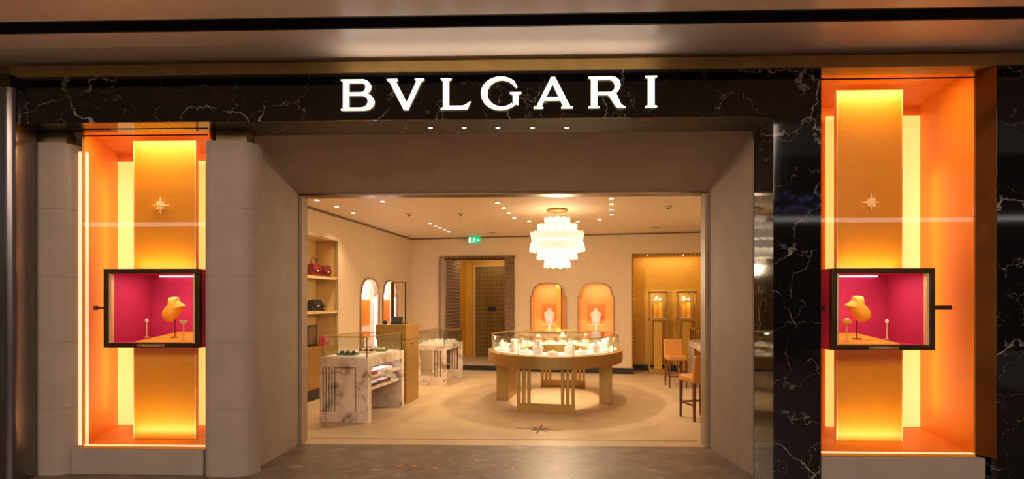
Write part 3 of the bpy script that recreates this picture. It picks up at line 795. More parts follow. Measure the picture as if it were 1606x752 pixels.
rprism('step_riser', [(DU0, VB - 0.015), (DU1, VB - 0.015), (DU1, VB), (DU0, VB)], 0, 0.115, 'dark', fv)
du0, dv0 = -4.42, VV
pd = lambda px, py: [q for q in (lambda d: (d[0] * UX[0] + d[1] * UX[1], d[0] * VX[0] + d[1] * VX[1], d[2]))(ray(px, py))]
def atV(px, py, v):
    d = pd(px, py); t = v / d[1]; return (d[0] * t, EYE + d[2] * t)
d0 = atV(746, 419, VV - .05)[0]; d1 = atV(793, 419, VV - .05)[0]; dzt = atV(746, 419, VV - .05)[1]
dr = rthing('door_1', 'olive gold quilted door at the far end of the vestibule', None, (d0 + d1) / 2, VV - 0.06, 0.12, kind='structure')
hw = (d1 - d0) / 2; dh = dzt - 0.12
MB().box(-hw, hw, 0, 0.05, 0, dh).build('door_leaf', 'doorolive', dr)
gm = MB()
for k in range(1, 22): gm.box(-hw, hw, -0.006, 0.0, k * dh / 22 - 0.004, k * dh / 22 + 0.004)
for k in range(1, 9): gm.box(-hw + k * 2 * hw / 9 - 0.003, -hw + k * 2 * hw / 9 + 0.003, -0.006, 0.0, 0, dh)
gm.build('quilt_ribs', 'brass', dr, kind='stuff')
MB().box(-hw - 0.05, -hw, -0.03, 0.05, 0, dh + 0.04).build('door_frame', 'shelfgold', dr)
MB().box(-hw, hw, -0.03, 0.05, dh, dh + 0.04).build('door_frame', 'shelfgold', dr)
MB().box(-0.06, 0.16, -0.02, 0.0, 1.25, 1.36).build('name_plate', 'blackleather', dr)
MB().tube([(hw - 0.06, -0.05, 0.7), (hw - 0.06, -0.05, 1.2)], 0.014).build('pull_handle', 'brass', dr, True)
area('vestibule_light', tuple(room(-3.4, 13.3, 2.86)), tuple(room(-3.4, 13.6, 0)), 0.8, 0.5, 14, warm)

# ---- golden alcove
AD = 0.75
al = rthing('golden_alcove', 'golden lined wall alcove holding the slim glass pedestals', 'alcove', (AU0 + AU1) / 2, VB, 0)
aw = (AU1 - AU0) / 2
MB().box(-aw, aw, AD, AD + 0.04, 0, AZ).build('back_panel', 'brasswall', al)
for s in (-1, 1): MB().box(s * aw, s * (aw + 0.04), 0.0, AD, 0, AZ).build('side_panel', 'brasswall', al)
MB().box(-aw, aw, 0.08, AD, AZ, AZ + 0.04).build('alcove_top', 'brasswall', al)
MB().box(-aw, aw, 0.0, AD, -0.04, 0.0).build('alcove_floor', 'shop_floor', al)
MB().box(-aw, aw, AD - 0.02, AD, 0, 0.14).build('plinth_strip', 'dark', al)
stm = MB()
for k in range(22): stud(stm, (-aw + 0.04 + k * 0.077, -0.002, AZ + 0.0), (c_, 0, 0), (0, 0, 0.03), (0, -0.03, 0))
for k in range(35): stud(stm, (-aw - 0.01, -0.002, 0.05 + k * 0.077), (0.018, 0, 0), (0, 0, c_), (0, -0.03, 0))
stm.build('openwork_studs', 'brass', al, kind='stuff')
for k, px in enumerate((1014, 1042, 1058, 1072, 1087)):
    pu = atV(px, 400, VB)[0]
    d = MB().lathe([(0.022, 0), (0.022, -0.012), (0.012, -0.018)], 12).build('alcove_spot', 'bulb', al)
    d.location = (pu - (AU0 + AU1) / 2, 0.10, AZ - 0.001)
area('alcove_wash', (0.0, 0.16, AZ - 0.03), (0.0, 0.8, 0.9), 1.4, 0.06, 11, (1.0, 0.68, 0.34), al)

def pedestal(u, label):
    t = rthing('pedestal_showcase', label, 'showcase', u, VB + 0.32, 0)
    w = 0.20
    MB().box(-w, w, -w, w, 0, 0.10).build('base', 'brass', t, bevel=0.004)
    MB().box(-w * .45, w * .45, -w * .45, w * .45, 0.10, 1.20).build('column', 'brasswall', t)
    for sx in (-1, 1):
        for sy in (-1, 1):
            MB().box(sx * w, sx * (w - 0.025), sy * w, sy * (w - 0.025), 0.10, 1.84).build('post', 'brass', t)
    MB().box(-w, w, -w, w, 1.20, 1.25).build('deck', 'brass', t)
    MB().box(-w, w, -w, w, 1.82, 1.85).build('top_frame', 'bronze', t)
    for s in (-1, 1):
        MB().box(-w + .026, w - .026, s * (w - .008), s * (w - .012), 1.25, 1.82).build('glass_pane', 'glass', t)
        MB().box(s * (w - .008), s * (w - .012), -w + .026, w - .026, 1.25, 1.82).build('glass_pane', 'glass', t)
    for s in (-1, 1):
        MB().lathe([(0.02, 0), (0.02, 0.03)], 10, (s * 0.05, 0, 1.66)).build('spot_head', 'bulb', t)
        MB().tube([(s * 0.05, 0, 1.69), (s * 0.05, 0, 1.82)], 0.005).build('spot_stem', 'bronze', t)
    return t
for u, nm in ((0.88, 'beside the wall edge'), (1.50, 'behind the tan bar chairs')):
    pedestal(u, 'slim brass glass pedestal showcase in the golden alcove ' + nm)
    for s, hh in ((-1, 0.30), (1, 0.34)):
        c = rthing('display_roll', 'yellow jewellery display roll in the alcove pedestal ' + nm, 'display roll', u + s * 0.06, VB + 0.32, 1.25, 0, 'display rolls in the pedestal ' + nm)
        MB().lathe([(0.05, 0), (0.05, hh - 0.02), (0.04, hh), (0.02, hh + 0.004)], 16).build('roll', 'yellow_pad', c, True)
        MB().lathe([(0.056, 0), (0.056, 0.02)], 16).build('foot', 'edge', c, True)
    pl = bpy.data.lights.new('pedestal_lamp', 'POINT'); pl.energy = 3.5; pl.color = (1, .75, .45); pl.shadow_soft_size = 0.03
    po = bpy.data.objects.new('pedestal_lamp', pl); COL.objects.link(po); po.location = room(u, VB + 0.22, 1.72)

# ---- lit shelf niche in the left wall
NZ0, NZ1, ND = 0.17, 2.695, 0.42
sn = rthing('shelf_unit', 'gold lined lit shelf niche in the side wall', 'shelves', UL, (NV0 + NV1) / 2, NZ0)
hl = (NV1 - NV0) / 2; SH = NZ1 - NZ0
MB().box(-ND - .02, -ND, -hl, hl, 0, SH).build('back_panel', 'shelfgold', sn)
for s in (-1, 1): MB().box(-ND, 0, s * hl, s * (hl + .02), 0, SH).build('side_panel', 'shelfgold', sn)
MB().box(-ND, 0, -hl, hl, SH, SH + .02).build('top_panel', 'shelfgold', sn)
MB().box(-ND, 0, -hl, hl, -.02, 0).build('bottom_panel', 'shelfgold', sn)
shz = [2.045, 1.455, 0.85]
for z in shz[:2]:
    sh = MB().box(-ND, -0.005, -hl, hl, z - NZ0 - 0.03, z - NZ0).build('shelf', 'shelfgold', sn)
    MB().box(-0.04, -0.03, -hl + .02, hl - .02, z - NZ0 - 0.038, z - NZ0 - 0.03).build('led_line', 'led_edge', sh)
MB().box(-ND, 0.0, -hl, hl, 0.0, shz[2] - NZ0).build('base_cabinet', 'brass', sn)
MB().box(-0.03, 0.02, -hl, hl, -NZ0, 0.0).build('kick_plate', 'dark', sn)
for z in (2.69, 2.01, 1.42):
    area('shelf_light', (-0.10, 0.3, z - NZ0 - 0.03), (-0.25, 0.3, 0.0), 0.05, 1.2, 3.0, (1.0, 0.75, 0.45), sn)


def handbag(label, u, v, z, w, h, d, mat, handle=True, rz=0.0, flap=True):
    t = rthing('handbag', label, 'handbag', u, v, z, rz)
    k = 0.82
    m = MB().add([(-d / 2, -w / 2, 0), (d / 2, -w / 2, 0), (d / 2, w / 2, 0), (-d / 2, w / 2, 0), (-d / 2 * .6, -w / 2 * k, h), (d / 2 * .6, -w / 2 * k, h), (d / 2 * .6, w / 2 * k, h), (-d / 2 * .6, w / 2 * k, h)],
                 [(0, 3, 2, 1), (4, 5, 6, 7), (0, 1, 5, 4), (1, 2, 6, 5), (2, 3, 7, 6), (3, 0, 4, 7)])
    m.build('body', mat, t, bevel=0.012)
    if flap: MB().slab((d / 2 * .64, -w / 2 * k, h + .004), (d / 2 * .64, w / 2 * k, h + .004), (d / 2 * .92 + .012, w / 2 * .86, h * .45), (d / 2 * .92 + .012, -w / 2 * .86, h * .45), 0.01).build('flap', mat, t)
    MB().box(d / 2 * .9 + .005, d / 2 + .02, -0.018, 0.018, h * .40, h * .52).build('clasp', 'gold', t)
    if handle: MB().tube([(0, w * .28 * cos(a), h - 0.01 + w * .42 * sin(a)) for a in [pi * i / 12 for i in range(13)]], 0.008).build('handle', mat, t, True)
    return t


def nv(px): # along the niche, items about 0.2 behind the wall face
    d = pd(px, 475); t = (UL - 0.2) / d[0]; return d[1] * t
handbag('red leather handbag with tall top handle on the upper shelf', UL - 0.2, nv(492), 2.045, 0.30, 0.21, 0.13, 'red')
handbag('red structured box bag on the upper shelf', UL - 0.2, nv(508.5), 2.045, 0.32, 0.20, 0.13, 'red', False)
handbag('black leather shoulder bag on the middle shelf', UL - 0.2, nv(493), 1.455, 0.32, 0.19, 0.13, 'blackleather', False)
handbag('tiny black evening bag on the middle shelf', UL - 0.2, nv(505), 1.455, 0.13, 0.10, 0.07, 'blackleather', True)
handbag('small rose pink bag on the lower shelf ledge', UL - 0.14, nv(502.5), 0.85, 0.18, 0.18, 0.1, 'pinkleather', False)
pf = rthing('picture_frame', 'black framed picture standing on the lower shelf ledge', 'picture', UL - 0.3, nv(497), 0.85)
MB().box(-0.012, 0.012, -0.15, 0.15, 0, 0.36).build('frame', 'blackleather', pf, bevel=0.004)
MB().box(0.012, 0.016, -0.12, 0.12, 0.03, 0.33).build('print', 'floor_line', pf)


# ================================================================== furniture
def jewel_tray(label, u, v, z, w, d, mat, gmat, group=None, rz=0.0):
    t = rthing('jewellery_tray', label, 'tray', u, v, z, rz, group)
    MB().box(-w / 2, w / 2, -d / 2, d / 2, 0, 0.025).build('pad', mat, t, bevel=0.006)
    for k in range(3):
        MB().lathe([(0.03, 0), (0.035, 0.012), (0.02, 0.03), (0.004, 0.034)], 10, (-w / 3 + k * w / 3, 0, 0.025)).build('jewel_holder', gmat, t, True)
    return t


def counter(label, u0, u1, v0, v1, zt, zg, shelves):
    cu, cv = (u0 + u1) / 2, (v0 + v1) / 2; a, b_ = (u1 - u0) / 2, (v1 - v0) / 2
    t = rthing('marble_counter', label, 'counter', cu, cv, 0)
    tb = 0.13 if shelves else 0.10
    MB().box(-a, a, -b_, b_, zt - tb, zt).build('top_slab', 'white_marble', t, bevel=0.004)
    for s in (-1, 1):
        y0, y1 = sorted((s * b_, s * (b_ - 0.10)))
        if not shelves:      # open frame: posts, base slab and a group of bars
            MB().box(-a, -a + 0.10, y0, y1, 0, zt - tb).build('post', 'white_marble', t, bevel=0.003)
            MB().box(a - 0.08, a, y0, y1, 0, zt - tb).build('post', 'white_marble', t, bevel=0.003)
            MB().box(-a + 0.10, a - 0.08, y0, y1, 0, 0.17).build('base_slab', 'white_marble', t)
            for k in range(3): MB().box(a - 0.145 - k * 0.055, a - 0.115 - k * 0.055, y0 + .01, y1 - .01, 0.17, zt - tb).build('bar', 'white_marble', t)
        elif s < 0:          # face towards the entrance: frame, recessed panel and flutes
            e = MB().box(-a, a, y0 + 0.04, y1, 0, zt - tb).build('end_panel', 'white_marble', t)
            MB().box(-a, -a + 0.04, y0, y0 + 0.04, 0, zt - tb).box(a - 0.17, a, y0, y0 + 0.04, 0, zt - tb).box(-a + .04, a - .17, y0, y0 + .04, 0, 0.13).build('raised_border', 'white_marble', e)
            MB().box(-a + 0.225, a - 0.19, y0 + 0.008, y0 + 0.04, 0.13, zt - tb - 0.02).build('inset_slab', 'white_marble', e)
            for k in range(4):
                MB().box(-a + 0.058 + k * 0.042, -a + 0.082 + k * 0.042, y0 + 0.002, y0 + 0.04, 0.13, zt - tb).build('flute', 'white_marble', e)
        else:
            MB().box(-a, a, y0, y1, 0, zt - tb).build('end_panel', 'white_marble', t)
    if shelves: MB().box(-a, -a + 0.05, -b_ + 0.1, b_ - 0.1, 0, zt - tb).build('back_board', 'white_marble', t)
    if shelves:
        for z in (0.42, 0.58):
            s_ = MB().box(-a + 0.05, a - 0.01, -b_ + 0.1, b_ - 0.1, z, z + 0.035).build('shelf', 'white_marble', t)
            MB().box(a - 0.3, a - 0.28, -b_ + .12, b_ - .12, z + 0.145, z + 0.152).build('led_line', 'led_edge', s_)
        area('shelf_lamp', (a - 0.2, 0, 0.73), (a - 0.2, 0, 0), 0.06, 0.8, 1.6, (1.0, 0.86, 0.75), t)
        area('shelf_lamp', (a - 0.2, 0, 0.575), (a - 0.2, 0, 0), 0.06, 0.8, 1.6, (1.0, 0.86, 0.75), t)
    # glass case
    g = 0.03
    e = 0.012
    for (x0, x1, y0, y1) in ((-a + g, a - g, -b_ + g, -b_ + g + .006), (-a + g, a - g, b_ - g - .006, b_ - g), (-a + g, -a + g + .006, -b_ + g + .006, b_ - g - .006), (a - g - .006, a - g, -b_ + g + .006, b_ - g - .006)):
        MB().box(x0, x1, y0, y1, zt + 0.002, zg - 0.012).build('glass_side', 'glass_green', t)
    MB().box(-a + g, a - g, -b_ + g, b_ - g, zg - 0.012, zg).build('glass_top', 'glass_green', t)
    rails = MB()
    for s in (-1, 1):
        rails.box(-a + g - e / 2, a - g + e / 2, s * (b_ - g) - e / 2, s * (b_ - g) + e / 2, zg - 0.004, zg + 0.006)
        rails.box(s * (a - g) - e / 2, s * (a - g) + e / 2, -b_ + g, b_ - g, zg - 0.004, zg + 0.006)
    rails.build('top_edging', 'brass', t)
    for sx in (-1, 1):
        for sy in (-1, 1):
            MB().box(sx * (a - g) - .005, sx * (a - g) + .005, sy * (b_ - g) - .005, sy * (b_ - g) + .005, zt, zg).build('corner_post', 'bronze', t)
    MB().box(-a + .06, a - .06, -b_ + .06, b_ - .06, zt, zt + 0.012).build('display_deck', 'white', t)
    return t


C1 = (-3.95, -3.25, 6.67, 7.90)
counter('white brown-veined marble glass counter with open lit shelves near the entrance', *C1, 0.866, 1.14, True)
for k, (du, dv, w, d, m, g) in enumerate(((-3.66, 6.90, 0.26, 0.16, 'gem', 'gem'), (-3.55, 7.22, 0.24, 0.16, 'pearl', 'red'), (-3.50, 7.52, 0.24, 0.14, 'gem', 'gold'), (-3.72, 7.70, 0.22, 0.12, 'white', 'silver'))):
    jewel_tray(('dark green jewellery tray at the entrance end of the shelved counter', 'cream tray with red stones in the shelved counter', 'dark green tray with gold pieces in the shelved counter', 'white tray with silver pieces in the shelved counter')[k], du, dv, 0.878, w, d, m, g)
for z, items in ((0.455, (('red', 'flat red leather pouch on the lower counter shelf', 7.35, 0.36), ('blackleather', 'flat dark pouch on the lower counter shelf', 6.98, 0.26))), (0.615, (('paper', 'pale folded scarf on the upper counter shelf', 7.42, 0.34), ('pinkleather', 'rose pouch on the upper counter shelf', 6.98, 0.24)))):
    for m, lab, v, w in items:
        s = rthing('leather_pouch' if m != 'paper' else 'folded_scarf', lab, 'pouch' if m != 'paper' else 'scarf', -3.38, v, z)
        MB().box(-0.09, 0.08, -w / 2, w / 2, 0, 0.035).build('body', m, s, bevel=0.012)
        MB().box(-0.092, 0.084, -w / 2 + .02, w / 2 - .02, 0.035, 0.042).build('flap', m, s)

C2 = (-3.90, -3.27, 9.98, 11.2)
counter('white brown-veined marble glass counter without shelves near the mosaic doorway', *C2, 0.77, 1.03, False)
for k in range(6):
    jewel_tray('white jewellery tray in the marble counter near the mosaic doorway', -3.72 + (k % 2) * 0.27, 10.22 + (k // 2) * 0.36, 0.782, 0.2, 0.2, 'white', 'white', 'white trays in the counter near the mosaic doorway')

# reception desk in brass
R0, R1, RV0, RV1, RH = -3.78, -3.27, 8.03, 8.60, 1.25
rc = rthing('reception_desk', 'tall satin brass reception desk between the two marble counters', 'desk', (R0 + R1) / 2, (RV0 + RV1) / 2, 0)
a, b_ = (R1 - R0) / 2, (RV1 - RV0) / 2
MB().box(-a + .01, a - .01, -b_ + .01, b_ - .01, 0, RH - 0.24).build('body', 'brass', rc, bevel=0.003)
MB().box(-a, a, -b_, b_, RH - 0.235, RH).build('upper_box', 'brass', rc, bevel=0.003)
MB().box(a - .012, a - .004, -b_ + .03, b_ - .03, 0.03, RH - 0.27).build('door', 'brass', rc, bevel=0.002)
MB().lathe([(0.012, 0), (0.012, 0.02)], 10, (a, -0.05, 0.93)).build('lock', 'bronze', rc)
mr = rthing('glass_screen', 'bronze framed upright glass screen on the brass reception desk', 'screen', -3.56, 8.42, RH)
mw = 0.13
for s, q in ((-1, 0.05), (1, 0.016)): MB().box(s * mw, s * (mw - q), -0.012, 0.012, 0, 0.68).build('upright', 'bronze', mr)
MB().box(-mw, mw, -0.012, 0.012, 0.68, 0.69).build('top_rail', 'bronze', mr)
MB().box(-mw, mw, -0.06, 0.06, -0.0, 0.012).build('foot', 'bronze', mr)
MB().box(-mw + .022, mw - .022, -0.004, 0.004, 0.012, 0.68).build('glass_pane', 'glass', mr)
bx = rthing('black_case', 'small black open case lying on the brass reception desk', 'case', -3.52, 8.25, RH, 0.3)
MB().box(-0.09, 0.09, -0.06, 0.06, 0, 0.05).build('box_base', 'blackleather', bx, bevel=0.005)
MB().slab((-0.09, 0.06, 0.05), (0.09, 0.06, 0.05), (0.09, 0.09, 0.12), (-0.09, 0.09, 0.12), 0.01).build('lid', 'blackleather', bx)
MB().lathe([(0.03, 0), (0.045, 0.03), (0.035, 0.055), (0.01, 0.065)], 14).build('watch_cushion', 'blackleather', None, True, label='dark round cushion beside the case on the reception desk', cat='cushion').location = room(-3.68, 8.15, RH)

# ---- oval ring table
TU, TV, TA, TB = -1.03, 9.02, 1.10, 1.42
IA, IB = 0.52, 0.80
tb = rthing('oval_showcase_table', 'large oval brass showcase table with glass ring in the middle of the room', 'table', TU, TV, 0)
def oval(a, b_, n=64, a0=0, a1=360): return [(a * cos(rad(a0 + (a1 - a0) * i / n)), b_ * sin(rad(a0 + (a1 - a0) * i / n))) for i in range(n + (0 if a1 - a0 == 360 else 1))]
def ring(o, i, z0, z1): return shape([o, i], z1 - z0, lambda x, y, z: (x, y, z0 + z))
link(ring(oval(TA, TB), oval(IA, IB), 0.65, 0.83), 'drum', 'brass', tb, True)
link(ring(oval(TA - .09, TB - .09), oval(IA + .07, IB + .07), 0.83, 0.845), 'display_deck', 'white', tb)
ZG = 1.075
ga, gb = TA - 0.06, TB - 0.06; ia, ib = IA + 0.05, IB + 0.05
NS = 8
for k in range(NS):
    a0, a1 = k * 360 / NS + 22.5, (k + 1) * 360 / NS + 22.5
    for (A, B, s) in ((ga, gb, -1), (ia, ib, 1)):
        o = oval(A, B, 8, a0, a1); i = oval(A + s * .008, B + s * .008, 8, a0, a1)
        n = len(o); m = MB()
        for j in range(n - 1):
            m.add([(*o[j], .846), (*o[j + 1], .846), (*o[j + 1], ZG - .012), (*o[j], ZG - .012)], [(0, 1, 2, 3)])
        m.build('glass_panel', 'glass_green', tb, True)
        p = o[0]
        MB().box(p[0] - .006, p[0] + .006, p[1] - .006, p[1] + .006, 0.83, ZG).build('corner_post', 'brass', tb)
    o = oval(ga, gb, 8, a0, a1); i = oval(ia, ib, 8, a0, a1)
    MB().prism(o + i[::-1], ZG - 0.012, ZG).build('glass_top', 'glass_green', tb)
link(ring(oval(ga + .008, gb + .008), oval(ga - .008, gb - .008), ZG, ZG + 0.008), 'top_edging', 'brass', tb)
link(ring(oval(ia + .008, ib + .008), oval(ia - .008, ib - .008), ZG, ZG + 0.008), 'top_edging', 'brass', tb)
for s in (-1, 1):      # slatted legs at both ends of the oval
    y = s * 1.24
    lg = MB().box(-0.42, 0.42, y - 0.04, y + 0.04, 0, 0.13).build('leg_plinth', 'brass', tb)
    for sx in (-1, 1):
        for k in range(3):
            x = sx * (0.395 - k * 0.075)
            MB().box(x - 0.022, x + 0.022, y - 0.035, y + 0.035, 0.13, 0.65).build('slat', 'brass', lg)
        MB().box(sx * 0.42, sx * 0.22, y + .036, y + .044, 0.13, 0.65).build('leg_backing', 'brass', lg) if False else None
for s in (-1, 1):
    MB().box(s * 0.83 - 0.10, s * 0.83 + 0.10, -0.36, 0.36, 0, 0.65).build('side_leg', 'brass', tb, bevel=0.004)


# jewellery on the table
def mini_bust(label, u, v, z, rz, h, group):
    t = rthing('small_bust', label, 'bust', u, v, z, rz, group)
    MB().lathe([(0.06, 0), (0.075, 0.03), (0.085, 0.085), (0.06, 0.11), (0.03, 0.125), (0.028, h)], 16, (0, 0, 0.012), 1, 0.55).build('torso', 'white', t, True)
    MB().box(-0.07, 0.07, -0.05, 0.05, 0, 0.012).build('foot', 'pearl', t)
    return t
MID = lambda a, f=0.5: (TU + ((1 - f) * IA + f * TA) * cos(rad(a)), TV + ((1 - f) * IB + f * TB) * sin(rad(a)))
for k, a in enumerate((200, 232, 262, 292, 322, 345, 25, 60, 90, 120, 155)):
    u, v = MID(a, 0.62)
    mini_bust('small white necklace bust on the oval showcase table', u, v, 0.845, rad(a + 90), 0.15 + 0.02 * (k % 3), 'small busts on the oval table')
for k, a in enumerate((185, 215, 247, 276, 306, 334, 5, 42, 75, 105, 138, 170)):
    u, v = MID(a, 0.66 if k % 2 else 0.5)
    t = rthing('ring_cushion', 'low white ring cushion on the oval showcase table', 'cushion', u, v, 0.845, rad(a + 90), 'ring cushions on the oval table')
    MB().lathe([(0.085, 0), (0.095, 0.018), (0.075, 0.04), (0.02, 0.05)], 16).build('pad', 'white' if k % 3 else 'pearl', t, True)
    MB().lathe([(0.012, 0), (0.018, 0.012), (0.006, 0.022)], 8, (0, 0, 0.048)).build('jewel', 'gold', t, True)

for a in (210, 250, 290, 330, 40, 90, 140):   # led dots inside the glass ring
    u, v = MID(a, 0.95)
    pl = bpy.data.lights.new('case_led', 'POINT'); pl.energy = 1.1; pl.color = (1, .86, .7); pl.shadow_soft_size = 0.02
    po = bpy.data.objects.new('case_led', pl); COL.objects.link(po); po.parent = tb; po.location = (u - TU, v - TV, ZG - 0.035)

# ---- right hand counter
C3 = (1.36, 2.0, 8.9, 11.2)
counter('white marble glass counter behind the tan bar chairs', *C3, 0.86, 1.10, False)
for k in range(4):
    jewel_tray('white jewellery tray in the counter behind the tan bar chairs', 1.58 + (k % 2) * 0.22, 9.3 + k * 0.45, 0.872, 0.2, 0.2, 'white', 'white', 'white trays in the counter behind the bar chairs')


def bar_chair(label, u, v, rz):
    """tan leather chair with tapered dark wood legs; faces local -y"""
    t = rthing('bar_chair', label, 'chair', u, v, 0, rz)
    w, d, zs = 0.18, 0.20, 0.60
    st_ = MB().box(-w, w, -d, d, zs - 0.09, zs).build('seat', 'tan', t, bevel=0.02)
    MB().add([(-w, d - .055, zs - .02), (w, d - .055, zs - .02), (w, d, zs - .02), (-w, d, zs - .02), (-w * .97, d + .0, zs + .29), (w * .97, d + .0, zs + .29), (w * .97, d + .05, zs + .29), (-w * .97, d + .05, zs + .29)],
             [(0, 3, 2, 1), (4, 5, 6, 7), (0, 1, 5, 4), (1, 2, 6, 5), (2, 3, 7, 6), (3, 0, 4, 7)]).build('backrest', 'tan', t, bevel=0.015)
    for sx in (-1, 1):
        for sy in (-1, 1):
            x, y = sx * (w - .03), sy * (d - .03); q = 0.019; q2 = 0.012
            MB().add([(x * 1.03 - q2, y * 1.03 - q2, 0), (x * 1.03 + q2, y * 1.03 - q2, 0), (x * 1.03 + q2, y * 1.03 + q2, 0), (x * 1.03 - q2, y * 1.03 + q2, 0), (x - q, y - q, zs - .09), (x + q, y - q, zs - .09), (x + q, y + q, zs - .09), (x - q, y + q, zs - .09)],
                     [(0, 3, 2, 1), (4, 5, 6, 7), (0, 1, 5, 4), (1, 2, 6, 5), (2, 3, 7, 6), (3, 0, 4, 7)]).build('leg', 'wood', t)
        MB().box(sx * (w - .03) - .008, sx * (w - .03) + .008, -d + .03, d - .03, 0.20, 0.225).build('stretcher', 'wood', t)
    MB().box(-w + .03, w - .03, -d + .022, -d + .038, 0.20, 0.225).build('foot_rail', 'wood', t)
    return t
bar_chair('tan leather bar chair standing before the golden alcove', 1.07, 10.72, rad(8))
cu_, cv_ = onz(1089, 662, 0)
bar_chair('tan leather bar chair with its back to the entrance beside the stone jamb', cu_ + 0.069, cv_ + 0.216, rad(203.6))

# ================================================================== ceiling pieces
def ceil_pt(px, py):
    u, v = onz(px, py, ZC); return room(u, v, ZC)
dl0 = thing('ceiling_downlight', None, None)
MB().lathe([(0.048, 0.0), (0.048, -0.005), (0.034, -0.006), (0.034, 0.0)], 16).build('trim_ring', 'ceil', dl0, True)
MB().lathe([(0.033, -0.0015), (0.033, -0.006)], 16).build('lens', 'bulb', dl0)
first = True
groups = [
    ('small recessed downlight along the shelf wall side of the boutique ceiling', 'downlights along the shelf wall', [(497, 314), (528, 324), (554, 334), (600, 316)], 26),
    ('tiny recessed downlight in the slanting row of five near the exit sign', 'row of five downlights near the exit sign', [(675, 351), (683, 354.5), (690, 357.5), (697, 360.5), (703.5, 363.5)], 12),
    ('tiny recessed downlight in the slanting row of four before the chandelier', 'row of four downlights before the chandelier', [(780, 318), (790, 326), (798, 334), (806.5, 342)], 18),
    ('small recessed downlight close around the chandelier', 'downlights around the chandelier', [(830, 347), (906, 347.5), (940, 344)], 20),
    ('tiny recessed downlight in the straight row of four beyond the chandelier', 'row of four downlights beyond the chandelier', [(959, 311), (959, 320), (959, 328.5), (959, 336.5)], 18)]
for lab, grp, pts, pw in groups:
    for px, py in pts:
        o = dl0 if first else copy_tree(dl0); first = False
        o.location = ceil_pt(px, py); tag(o, lab, 'downlight', grp)
dls = [o for o in COL.objects if o.get('category') == 'downlight' and o.name.startswith('ceiling_downlight')]
for o in dls:
    pw = dict((g[1], g[3]) for g in groups)[o['group']]
    sp = bpy.data.lights.new('lamp', 'SPOT'); sp.energy = pw * 2.55; sp.color = (1, 0.705, 0.41); sp.spot_size = rad(105); sp.spot_blend = 0.7; sp.shadow_soft_size = 0.03
    so = bpy.data.objects.new('lamp', sp); COL.objects.link(so); so.parent = o; so.location = (0, 0, -0.02)
for (px, py, lab) in ((642, 335, 'small smoke detector on the ceiling between shelf wall and downlight row'), (723, 334.5, 'smoke detector on the ceiling beside the row of four downlights'), (1048, 323.5, 'smoke detector on the ceiling over the counter side')):
    t = thing('smoke_detector', lab, 'detector', ceil_pt(px, py))
    MB().lathe([(0.055, 0), (0.055, -0.018), (0.035, -0.035)], 18).build('housing', 'ceil', t, True)
    MB().lathe([(0.022, -0.035), (0.022, -0.045), (0.01, -0.05)], 12).build('sensor', 'bronze', t, True)
for (px, py, lab) in ((773, 364.5, 'flat round ceiling speaker grille near the mosaic doorway'), (1027, 357, 'flat round ceiling speaker grille near the golden alcove')):
    t = thing('ceiling_speaker', lab, 'speaker', ceil_pt(px, py))
    MB().lathe([(0.11, 0), (0.11, -0.006), (0.095, -0.008)], 24).build('rim', 'ceil', t, True)
    MB().lathe([(0.094, -0.004), (0.094, -0.0085)], 24).build('grille', 'stone', t, True)

# exit sign, hung from the ceiling near the back wall
eu = atV(744, 376, 12.1)
ex = rthing('exit_sign', 'green illuminated emergency exit sign hanging from the ceiling', 'sign', eu[0], 12.1, eu[1] - 0.09)
MB().box(-0.14, 0.14, -0.012, 0.012, 0, 0.16).build('panel', 'green', ex)
for s in (-1, 1): MB().tube([(s * 0.1, 0, 0.16), (s * 0.1, 0, ZC - eu[1] + 0.09)], 0.004).build('hanger', 'silver', ex)
MB().box(-0.125, -0.085, -0.016, -0.012, 0.02, 0.14).build('door_pictogram', 'exitwhite', ex)
fig = [[(-0.045, 0.02), (-0.03, 0.02), (-0.012, 0.055), (0.01, 0.04), (0.02, 0.02), (0.034, 0.02), (0.02, 0.055), (0.002, 0.07), (0.012, 0.095), (0.035, 0.085), (0.035, 0.097), (0.0, 0.112), (-0.03, 0.10), (-0.04, 0.075), (-0.028, 0.075), (-0.018, 0.092), (-0.022, 0.065), (-0.035, 0.03)], ell(0.018, 0.128, 0.012, 0.012, 0, 342, 12)]
link(shape(fig, 0.004, lambda x, y, z: (x, -0.016 + z, y)), 'running_figure', 'exitwhite', ex)
link(shape([[(0.06, 0.075), (0.09, 0.105), (0.09, 0.088), (0.125, 0.088), (0.125, 0.062), (0.09, 0.062), (0.09, 0.045)]], 0.004, lambda x, y, z: (x, -0.016 + z, y)), 'arrow', 'exitwhite', ex)

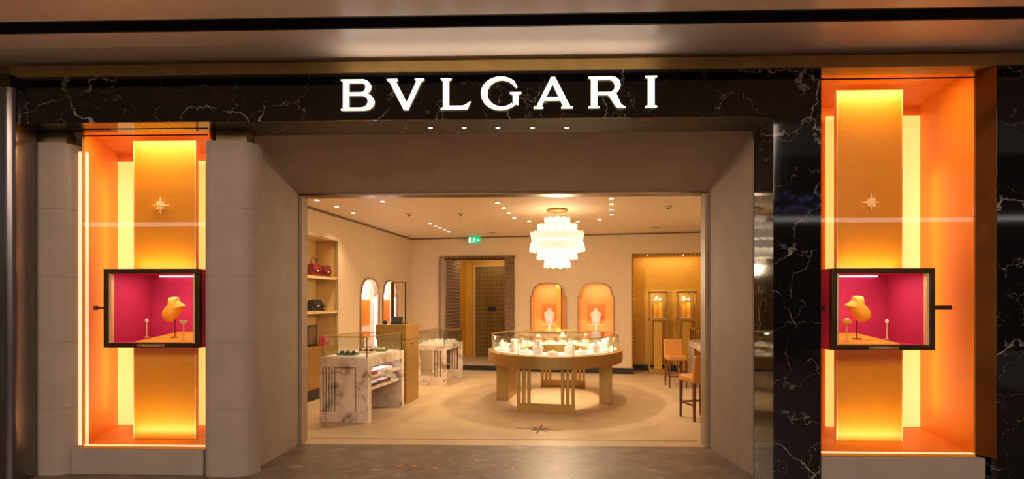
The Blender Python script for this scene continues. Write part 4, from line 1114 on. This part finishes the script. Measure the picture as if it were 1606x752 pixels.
# ---- chandelier of overlapping blown glass discs
ch = rthing('glass_chandelier', 'large tiered white glass chandelier over the oval showcase table', 'chandelier', -1.0, 9.0, 0)
cz = lambda py: EYE + (475 - py) / F_PX * 9.03
kx = 9.03 / F_PX
MB().lathe([(0.16, 0), (0.17, -0.01), (0.17, -0.035), (0.12, -0.045)], 28, (0, 0, ZC)).build('ceiling_canopy', 'brass', ch, True)
for k in range(3):
    a = 2 * pi * k / 3 + 0.4
    MB().tube([(0.15 * cos(a), 0.15 * sin(a), ZC - .03), (0.12 * cos(a), 0.12 * sin(a), cz(345))], 0.004).build('hanging_wire', 'silver', ch)
MB().lathe([(0.10, cz(401)), (0.26, cz(399)), (0.36, cz(390)), (0.36, cz(373)), (0.24, cz(361)), (0.12, cz(350)), (0.05, cz(346))], 24).build('light_core', 'chandcore', ch, True)
dm = MB().lathe([(0.0, -0.011), (0.064, -0.010), (0.084, -0.004), (0.084, 0.004), (0.064, 0.010), (0.0, 0.011)], 14)
dm.v = [(x, z, y) for x, y, z in dm.v]        # disc stands upright, axis along y
dmesh = dm.mesh('glass_disc'); dmesh.materials.append(MT['chand'])
for p in dmesh.polygons: p.use_smooth = True
for (py, R, nn, sc) in ((349, 0.195, 11, 0.9), (360, 0.315, 16, 0.95), (372.5, 0.425, 21, 1.0), (387.5, 0.44, 22, 1.0), (400, 0.32, 16, 0.95), (413, 0.20, 11, 0.9)):
    for k in range(nn):
        a = 2 * pi * (k + (0.5 if int(py) % 2 else 0)) / nn
        o = bpy.data.objects.new('glass_disc', dmesh); COL.objects.link(o); o.parent = ch
        o.location = (R * cos(a), R * sin(a), cz(py)); o.rotation_euler = (rad(12 if py < 380 else -12), 0, a + pi / 2); o.scale = (sc, sc, sc)
pl = bpy.data.lights.new('chandelier_light', 'POINT'); pl.energy = 230; pl.color = (1.0, 0.73, 0.44); pl.shadow_soft_size = 0.08
po = bpy.data.objects.new('chandelier_light', pl); COL.objects.link(po); po.parent = ch; po.location = (0, 0, cz(424))

# ================================================================== across the concourse (reflected in glass and marble)
sl_ = thing('strip_lamp', 'long white strip lamp along the far side of the concourse', 'lamp', (0.0, -8.9, 4.3))
MB().box(-17, 17, -0.05, 0.05, 0, 0.14).build('diffuser', 'strip', sl_)
MB().box(-17.05, 17.05, -0.08, -0.05, -0.03, 0.19).build('housing', 'bronze', sl_)
for k in range(14):
    t = MB().lathe([(0.03, 0), (0.045, 0.03), (0.03, 0.06)], 10).build('blue_pin_light', 'blue', None, True, label='tiny blue pin light on the far concourse wall', cat='lamp', group='blue pin lights across the concourse')
    t.location = (8.3 + (k % 7) * 0.22 + random.uniform(-.1, .1), -8.9, 4.75 + (k // 7) * 0.35 + random.uniform(-.12, .12))
